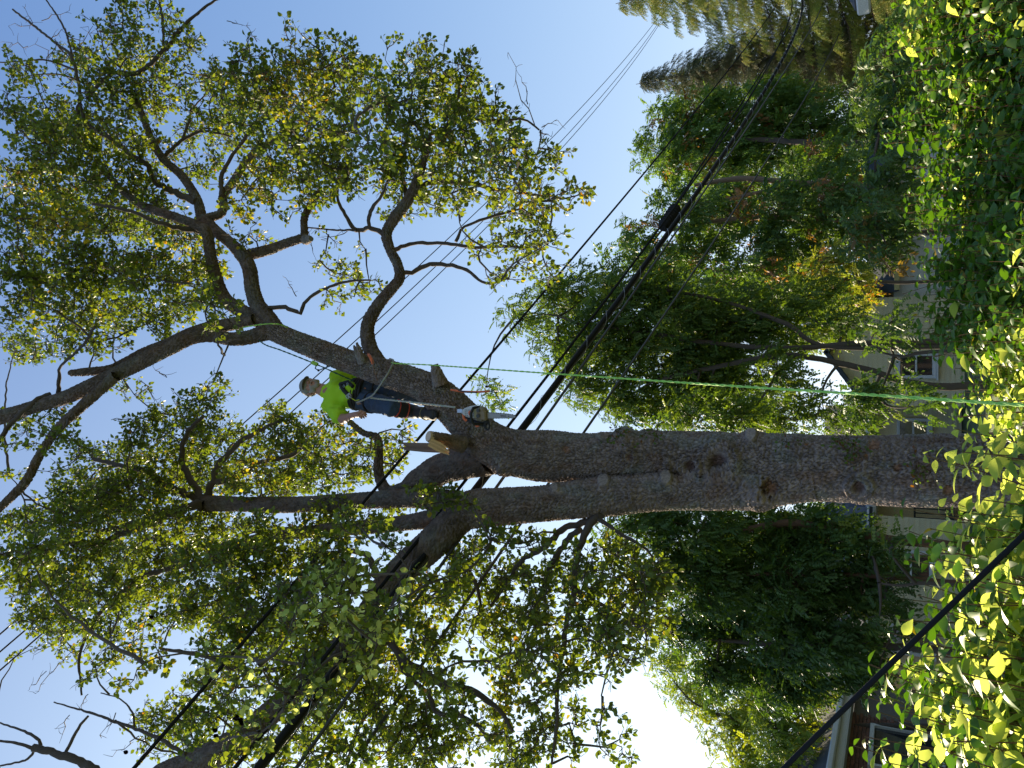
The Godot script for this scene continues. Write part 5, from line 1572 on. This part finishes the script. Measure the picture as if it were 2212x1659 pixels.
	for k in 2:
		fm = MB.new()
		var a: Vector3 = ank[k]
		var toe: Vector3 = toes[k]
		var heel := a + Vector3(0, -0.07, -0.03)
		sdf_into(fm, shifted([[a + Vector3(0, 0.07, 0), a - Vector3(0, 0.02, 0), 0.062, 0.058], [a - Vector3(0, 0.03, 0), heel, 0.055, 0.046], [heel, toe, 0.052, 0.050], [a, heel.lerp(toe, 0.5), 0.056, 0.054]], o), 0.009, 0.02, Color.WHITE)
		var boot := part(t, "boot", fm.mesh(), mat(0.03, 0.026, 0.024, 0.7))
		fm = MB.new()
		var fd := (toe - heel)
		var sole := PackedVector2Array()
		for q in 20:
			var th := TAU * q / 20.0
			sole.append(Vector2(cos(th) * (fd.length() * 0.5 + 0.055), sin(th) * (0.056 + 0.010 * cos(th))))
		var fx := fd.normalized()
		var fzv := fx.cross(Vector3(0, 0.5, -0.85)).normalized()
		var fy := fx.cross(fzv).normalized()
		fm.slab(sole, Transform3D(Basis(fx, fzv, fx.cross(fzv)), heel.lerp(toe, 0.5) + o + Vector3(0, -0.034, 0.03)), 0.024, Color.WHITE, 0.005)
		part(boot, "sole", fm.mesh(), mat(0.018, 0.017, 0.016, 0.85))
		fm = MB.new()
		ring(fm, heel.lerp(toe, 0.42) + o, fx, 0.062, 0.009)
		part(boot, "spur_strap", fm.mesh(), mat(0.17, 0.14, 0.06, 0.7))
	# climbing spur pad below the knee
	fm = MB.new()
	var sh0 := kn_r.lerp(an_r, 0.22) + o
	var sh1 := kn_r.lerp(an_r, 0.58) + o
	fm.tube([sh0, sh0.lerp(sh1, 0.5), sh1], [0.094, 0.092, 0.084], 18)
	var pad := part(t, "spur_pad", fm.mesh(), mat(0.025, 0.025, 0.027, 0.8))
	fm = MB.new()
	ring(fm, sh0 - (sh1 - sh0) * 0.08, (sh1 - sh0).normalized(), 0.084, 0.008)
	ring(fm, sh1 + (sh1 - sh0) * 0.08, (sh1 - sh0).normalized(), 0.080, 0.008)
	part(pad, "red_strap", fm.mesh(), mat(0.62, 0.07, 0.035, 0.7))
	# harness: belt, leg loops, buckles, yellow pad
	var wst := belly.lerp(pelvis, 0.66)
	var har := part(t, "harness", null, null)
	fm = MB.new()
	for k in 5: ring(fm, wst + o + up * (0.028 * (k - 2)), up, 0.160 + 0.004 * (k % 2), 0.017)
	har.mesh = fm.mesh()
	har.material_override = mat(0.02, 0.02, 0.022, 0.75)
	fm = MB.new()
	ring(fm, hip_r.lerp(kn_r, 0.25) + o, (kn_r - hip_r).normalized(), 0.106, 0.012)
	ring(fm, hip_l.lerp(kn_l, 0.25) + o, (kn_l - hip_l).normalized(), 0.106, 0.012)
	part(har, "leg_loop", fm.mesh(), har.material_override)
	fm = MB.new()
	var front := wst + o + Vector3(0.02, 0, 0.178)
	fm.tube([front + Vector3(-0.06, -0.03, 0.0), front + Vector3(0.02, 0.05, 0.02), front + Vector3(0.085, 0.13, -0.02)], [0.022, 0.024, 0.02], 8)
	fm.tube([front + Vector3(0.085, 0.13, -0.02), front + Vector3(0.11, 0.03, -0.02), front + Vector3(0.06, -0.05, 0.0)], [0.02, 0.02, 0.02], 8)
	part(har, "front_strap", fm.mesh(), har.material_override)
	fm = MB.new()
	fm.ball(front + Vector3(0.055, 0.04, -0.02), Basis().scaled(Vector3(0.05, 0.07, 0.02)), 12)
	part(har, "yellow_pad", fm.mesh(), mat(0.42, 0.33, 0.02, 0.8))
	fm = MB.new()
	for k in 3:
		ring(fm, front + Vector3(0.045 + 0.02 * k, 0.10 - 0.045 * k, 0.015), Vector3(0.2, 0.1, 1).normalized(), 0.012, 0.003)
	for k in 7: ring(fm, front + Vector3(-0.055 + rng.randf() * 0.05, -0.05 + rng.randf() * 0.05, 0.02 + rng.randf() * 0.02), rdir(), 0.020, 0.0045)
	part(har, "buckle", fm.mesh(), M.steel)
	fm = MB.new()
	fm.tube([front + Vector3(-0.10, -0.10, -0.02), front + Vector3(-0.115, -0.19, -0.03)], [0.028, 0.02], 8)
	part(har, "scabbard", fm.mesh(), mat(0.36, 0.20, 0.13, 0.7))
	fm = MB.new()
	fm.tube([front + Vector3(-0.06, -0.05, 0.02), front + Vector3(-0.085, -0.10, 0.02), front + Vector3(-0.075, -0.14, 0.01)], [0.006, 0.006, 0.006], 5)
	part(har, "yellow_webbing", fm.mesh(), mat(0.5, 0.55, 0.03, 0.7))

func shifted(bones: Array, o: Vector3) -> Array:
	var out := []
	for b in bones: out.append([b[0] + o, b[1] + o, b[2], b[3]])
	return out

func crumple(mb: MB, amp: float, freq: float) -> void:
	# folds of cloth as real relief
	for i in mb.v.size():
		var p := mb.v[i]
		var w := n_soft.get_noise_3d(p.x * freq, p.y * freq * 0.55, p.z * freq) * 0.6 + n_soft.get_noise_3d(p.x * freq * 0.5 + p.y * freq * 0.9 + 7.0, p.y * freq * 0.3, p.z * freq * 0.5) * 0.6
		mb.v[i] = p + mb.n[i] * amp * w
	for i in mb.n.size(): mb.n[i] = Vector3.ZERO
	for k in range(0, mb.ix.size(), 3):
		var a := mb.v[mb.ix[k]]
		var nn := (mb.v[mb.ix[k + 2]] - a).cross(mb.v[mb.ix[k + 1]] - a)
		for q in 3: mb.n[mb.ix[k + q]] += nn
	for i in mb.n.size(): mb.n[i] = mb.n[i].normalized()

func ring(mb: MB, at: Vector3, axis: Vector3, r: float, thick: float) -> void:
	var a := axis.cross(Vector3(0.3, 0.5, 0.8)).normalized()
	var b := axis.cross(a)
	var pts := []
	var rad := []
	for k in 21:
		var th := TAU * k / 20.0
		pts.append(at + (a * cos(th) + b * sin(th)) * r)
		rad.append(thick)
	mb.tube(pts, rad, 6)

func hand(mb: MB, wrist: Vector3, along: Vector3, back: Vector3, col: Color) -> void:
	var x := along.normalized()
	var n := (back - x * back.dot(x)).normalized()
	var s := x.cross(n)
	var k := wrist + x * 0.085
	var bones := [[wrist, k + s * 0.022, 0.027, 0.020], [wrist, k - s * 0.022, 0.027, 0.020], [k + s * 0.028, k - s * 0.028, 0.017, 0.016]]
	var spread := [-0.030, -0.010, 0.011, 0.030]
	var lens := [0.066, 0.078, 0.072, 0.056]
	for f in 4:
		var a: Vector3 = k + s * spread[f]
		var d1 = (x * 0.92 - n * 0.38 + s * spread[f] * 2.0).normalized()
		var d2 := (x * 0.55 - n * 0.83).normalized()
		var d3 := (x * 0.05 - n * 1.0).normalized()
		var b: Vector3 = a + d1 * lens[f] * 0.5
		var c: Vector3 = b + d2 * lens[f] * 0.3
		bones.append([a - x * 0.01, b, 0.0105, 0.0095])
		bones.append([b, c, 0.0095, 0.0088])
		bones.append([c, c + d3 * lens[f] * 0.25, 0.0088, 0.0078])
	var th := wrist + x * 0.03 - s * 0.026
	var t1 := th + (x * 0.6 - s * 0.65 - n * 0.35).normalized() * 0.045
	bones.append([th, t1, 0.014, 0.0115])
	bones.append([t1, t1 + (x * 0.8 - s * 0.1 - n * 0.5).normalized() * 0.035, 0.0115, 0.009])
	sdf_into(mb, bones, 0.004, 0.005, col)

# ---------------------------------------------------------------- ropes and saw
func rope(called: String, label: String, marks: Array, r: float, m: Material, strands := 3, cat := "rope", group := "") -> MeshInstance3D:
	var st := []
	for p in marks: st.append([p, r])
	var fine := catmull(st, 0.02 if strands > 1 else 0.05)
	var mb := MB.new()
	for k in strands:
		var pts := []
		var rad := []
		for i in fine.size():
			var tt: Vector3 = (fine[mini(i + 1, fine.size() - 1)][0] - fine[maxi(i - 1, 0)][0]).normalized()
			var a := tt.cross(Vector3(0.3, 0.1, 0.9)).normalized()
			var b := tt.cross(a)
			var th := i * 0.9 + TAU * k / strands
			var off := 0.0 if strands == 1 else r * 0.5
			pts.append(fine[i][0] + (a * cos(th) + b * sin(th)) * off)
			rad.append(r if strands == 1 else r * 0.62)
		mb.tube(pts, rad, 6, Color.WHITE if k % 2 == 0 else Color(0.75, 0.9, 0.75))
	m.vertex_color_use_as_albedo = true
	return top(called, mb.mesh(), m, label, cat, group)

func climbing_gear() -> void:
	var green := mat(0.42, 0.70, 0.12, 0.7)
	var dkgreen := mat(0.03, 0.12, 0.075, 0.7)
	var grey := mat(0.36, 0.33, 0.29, 0.85)
	var orange := mat(0.78, 0.16, 0.05, 0.6)
	var black := mat(0.02, 0.02, 0.022, 0.7)
	# climbing line: over the stem and down past the viewer's right hand side
	rope("climbing_rope", "long green rope hanging from the leaning stem down past the hedge", [P(842, 800, 6.62), P(846, 784, 6.45), P(856, 785, 6.1), P(938, 789, 5.92), P(1150, 804, 5.4), P(1500, 828, 4.4), P(1900, 854, 3.3), P(2300, 881, 2.55), P(2500, 896, 2.3)], 0.0062, green, 2)
	# line from the man's harness up over the fork
	rope("climbing_rope", "dark green rope from the man's harness up to the fork", [P(762, 822, 6.42), P(730, 808, 6.3), P(681, 786, 6.2), P(608, 757, 6.15), P(572, 744, 6.2), P(548, 725, 6.45)], 0.0075, dkgreen, 2)
	rope("climbing_rope", "pale green rope laid across the stem at the upper fork", [P(520, 735, 6.3), P(520, 711, 6.12), P(545, 704, 6.06), P(572, 700, 6.06), P(601, 700, 6.1), P(622, 708, 6.2)], 0.006, green, 2)
	# friction hitch and its tail
	var k := thing("friction_hitch", "green knotted friction hitch with a tail above the man's shoulder", "rope")
	var mb := MB.new()
	var q := P(680, 785, 6.17)
	var ax := (P(700, 794, 6.2) - q).normalized()
	for i in 6: ring(mb, q + ax * 0.011 * (i - 2.5), ax, 0.016, 0.006)
	part(k, "coil", mb.mesh(), green)
	mb = MB.new()
	var e := P(688, 800, 6.14)
	mb.tube([q + ax * 0.02, P(681, 796, 6.14), e], [0.006, 0.006, 0.006], 6)
	mb.ball(e, Basis().scaled(Vector3.ONE * 0.013), 8)
	mb.tube([e, P(710, 792, 6.16), P(716, 790, 6.2)], [0.006, 0.006, 0.006], 6)
	part(k, "tail", mb.mesh(), mat(0.05, 0.10, 0.16, 0.7))
	# grey lanyard round the stem
	rope("lanyard", "grey braided lanyard wrapped round the leaning stem at the man's waist", [P(842, 775, 6.5), P(850, 780, 6.25), P(842, 800, 6.03), P(826, 825, 5.98), P(812, 845, 6.1), P(803, 855, 6.22), P(790, 862, 6.3), P(770, 870, 6.38)], 0.009, grey, 3)
	rope("saw_strop", "pale grey rope strop from the man's waist down to the chainsaw", [P(798, 858, 6.27), P(812, 861, 6.25), P(880, 868, 6.05), P(950, 876, 5.9), P(984, 880, 5.86)], 0.0085, mat(0.45, 0.41, 0.36, 0.85), 3)
	rope("sling", "short orange sling knotted in the crotch of the thin branch", [P(797, 768, 6.28), P(801, 776, 6.12), P(806, 784, 6.06), P(808, 800, 6.03), P(815, 822, 6.02)], 0.004, mat(0.25, 0.12, 0.08, 0.8), 2)
	rope("sling", "bright orange knot of webbing on the leaning stem", [P(796, 766, 6.26), P(799, 770, 6.12), P(803, 778, 6.09), P(806, 786, 6.09)], 0.014, orange, 3)
	var tl := thing("tool_lanyard", "orange elastic lanyard with a black loop end hanging beside the chainsaw", "lanyard")
	mb = MB.new()
	var l0 := P(974, 842, 6.05)
	var l1 := P(1058, 845, 6.0)
	mb.tube([l0, P(1000, 846, 6.0), P(1030, 847, 6.0), l1], [0.009, 0.010, 0.010, 0.009], 8)
	part(tl, "strap", mb.mesh(), orange)
	mb = MB.new()
	for s in 2:
		mb.tube([l1, P(1066, 843 + 4 * s, 6.0), P(1074, 843.5 + 3 * s, 6.0), P(1077, 845, 6.0)], [0.004, 0.004, 0.004, 0.004], 6)
	part(tl, "loop", mb.mesh(), black)
	mb = MB.new()
	mb.tube([P(990, 843.5, 5.985), P(1010, 847.5, 5.985), P(1030, 848, 5.985)], [0.005, 0.006, 0.005], 6)
	part(tl, "black_band", mb.mesh(), black)
	chainsaw(orange, black)

func chainsaw(orange: Material, black: Material) -> void:
	# local x runs down along the bar, local y to the viewer's left, -z towards the viewer
	var at := P(1025, 891, 5.85)
	var t := thing("chainsaw", "white and orange top-handle chainsaw hanging bar down beside the trunk fork", "chainsaw", at)
	var b := Basis(Vector3(0, -1, 0), Vector3(-1, 0, 0), Vector3(0, 0, -1)).rotated(Vector3.UP, -0.15)
	var T := Transform3D(b, Vector3.ZERO)
	var c := func(x: float, y: float, z := 0.0) -> Vector3: return Vector3((x - 400.0) * 0.00062, (y - 330.0) * 0.00054, z)
	var poly := func(pts: Array) -> PackedVector2Array:
		var o := PackedVector2Array()
		for p in pts: o.append(Vector2((p[0] - 400.0) * 0.00062, (p[1] - 330.0) * 0.00054))
		return o
	var white := mat(0.55, 0.53, 0.51, 0.45)
	var mb := MB.new()
	mb.slab(poly.call([[268, 300], [285, 262], [315, 236], [380, 226], [505, 232], [515, 300], [508, 390], [440, 392], [380, 388], [330, 372], [285, 345]]), T.translated_local(Vector3(0, 0, -0.02)), 0.15, Color.WHITE, 0.018)
	part(t, "engine_cover", mb.mesh(), white)
	mb = MB.new()
	mb.slab(poly.call([[505, 240], [560, 218], [620, 232], [650, 290], [652, 400], [625, 432], [560, 412], [505, 395]]), T.translated_local(Vector3(0, 0, -0.055)), 0.075, Color.WHITE, 0.012)
	part(t, "sprocket_cover", mb.mesh(), grainy(mat(0.33, 0.25, 0.16, 0.8), 25.0, 0.1, noise_tex(0.06, 4, 0.55, 1.25, 44)))
	for p in [[552, 258], [546, 348]]:
		mb = MB.new()
		mb.tube([T * c.call(p[0], p[1], -0.085), T * c.call(p[0], p[1], -0.108)], [0.018, 0.016], 12)
		mb.tube([T * c.call(p[0], p[1], -0.106), T * c.call(p[0], p[1], -0.114)], [0.008, 0.008], 6, Color(3, 3, 3))
		part(t, "bar_nut", mb.mesh(), mat(0.08, 0.08, 0.08, 0.5))
	mb = MB.new()
	mb.slab(poly.call([[390, 285], [410, 268], [448, 264], [450, 350], [440, 362], [410, 352], [392, 330]]), T.translated_local(Vector3(0, 0, -0.096)), 0.006, Color.WHITE, 0.002)
	part(t, "orange_badge", mb.mesh(), orange)
	# cooling slots
	mb = MB.new()
	for i in 6:
		for j in 4:
			if i > 1 and i < 5 and j > 0: continue
			mb.box(T.translated_local(c.call(345 + i * 24, 258 + j * 30, -0.096)), Vector3(0.0035, 0.008, 0.003))
	part(t, "cooling_slots", mb.mesh(), black)
	# handles
	mb = MB.new()
	mb.tube([T * c.call(510, 228, -0.03), T * c.call(478, 222, -0.10), T * c.call(462, 300, -0.13), T * c.call(462, 420, -0.13), T * c.call(480, 480, -0.11), T * c.call(530, 500, -0.04), T * c.call(550, 500, 0.02)], [0.012, 0.013, 0.013, 0.013, 0.013, 0.013, 0.012], 10)
	part(t, "front_handle", mb.mesh(), black)
	mb = MB.new()
	mb.tube([T * c.call(285, 370, -0.01), T * c.call(300, 430, -0.01), T * c.call(360, 478, -0.01), T * c.call(470, 505, -0.01), T * c.call(560, 520, -0.01), T * c.call(590, 470, -0.01), T * c.call(570, 400, -0.01)], [0.022, 0.024, 0.022, 0.020, 0.022, 0.024, 0.026], 10)
	part(t, "top_handle", mb.mesh(), black)
	mb = MB.new()
	mb.tube([T * c.call(585, 520, -0.02), T * c.call(580, 560, -0.03), T * c.call(605, 598, -0.03), T * c.call(640, 575, -0.03), T * c.call(652, 530, -0.03), T * c.call(630, 480, -0.02), T * c.call(600, 455, -0.02)], [0.010, 0.009, 0.009, 0.009, 0.009, 0.010, 0.012], 8)
	part(t, "hand_guard", mb.mesh(), black)
	mb = MB.new()
	mb.tube([T * c.call(262, 330, -0.03), T * c.call(246, 360, -0.03), T * c.call(252, 420, -0.03), T * c.call(282, 452, -0.03), T * c.call(300, 432, -0.03)], [0.012, 0.013, 0.013, 0.012, 0.009], 8)
	part(t, "rear_grip", mb.mesh(), orange)
	mb = MB.new()
	mb.tube([T * c.call(418, 530, -0.02), T * c.call(440, 545, -0.02), T * c.call(478, 540, -0.02)], [0.010, 0.010, 0.006], 8)
	part(t, "trigger", mb.mesh(), orange)
	# bar with chain
	mb = MB.new()
	var outline := poly.call([[620, 306], [800, 312], [1000, 326], [1050, 334], [1078, 348], [1084, 362], [1076, 376], [1048, 385], [850, 394], [620, 402]])
	mb.slab(outline, T.translated_local(Vector3(0, 0, -0.055)), 0.006, Color.WHITE, 0.0015)
	var bar := part(t, "guide_bar", mb.mesh(), grainy(mat(0.46, 0.43, 0.40, 0.45, 0.35), 20.0, 0.0, noise_tex(0.04, 4, 0.7, 1.1, 61)))
	mb = MB.new()
	for i in outline.size() - 1:
		var a := Vector3(outline[i].x, outline[i].y, -0.055)
		var d := Vector3(outline[i + 1].x, outline[i + 1].y, -0.055)
		var n := maxi(1, int(a.distance_to(d) / 0.011))
		for s in n:
			var q := a.lerp(d, (s + 0.5) / n)
			var lx := (d - a).normalized()
			mb.box(Transform3D(b * Basis(lx, lx.cross(Vector3(0, 0, -1)), Vector3(0, 0, 1)), T * q), Vector3(0.008, 0.008 if s % 2 else 0.005, 0.007), 0.001)
	part(bar, "chain", mb.mesh(), mat(0.06, 0.055, 0.05, 0.5, 0.4))
	var tm := TextMesh.new()
	tm.text = "STIHL"
	var sf := SystemFont.new()
	sf.font_names = PackedStringArray(["Droid Sans"])
	sf.font_weight = 700
	sf.font_italic = true
	tm.font = sf
	tm.font_size = 64
	tm.pixel_size = 0.00033
	tm.depth = 0.0006
	# reads towards the saw's body, as on the bar
	var tb := Basis(Vector3(0, 1, 0), Vector3(-1, 0, 0), Vector3(0, 0, 1)).rotated(Vector3.UP, -0.15)
	part(bar, "lettering", tm, mat(0.05, 0.05, 0.05, 0.6), Transform3D(tb, T * c.call(895, 354, -0.0588)))
	mb = MB.new()
	mb.tube([T * c.call(980, 358, -0.0582), T * c.call(980, 358, -0.0588)], [0.005, 0.005], 10)
	part(bar, "hole", mb.mesh(), black)
	# steel clip at its tail
	mb = MB.new()
	mb.box(T.translated_local(c.call(190, 305, -0.02)), Vector3(0.06, 0.035, 0.02), 0.006)
	mb.tube([T * c.call(225, 285, -0.02), T * c.call(262, 290, -0.02), T * c.call(272, 310, -0.02), T * c.call(250, 335, -0.02), T * c.call(215, 338, -0.02)], [0.006, 0.006, 0.006, 0.006, 0.006], 6)
	part(t, "clip", mb.mesh(), M.steel)
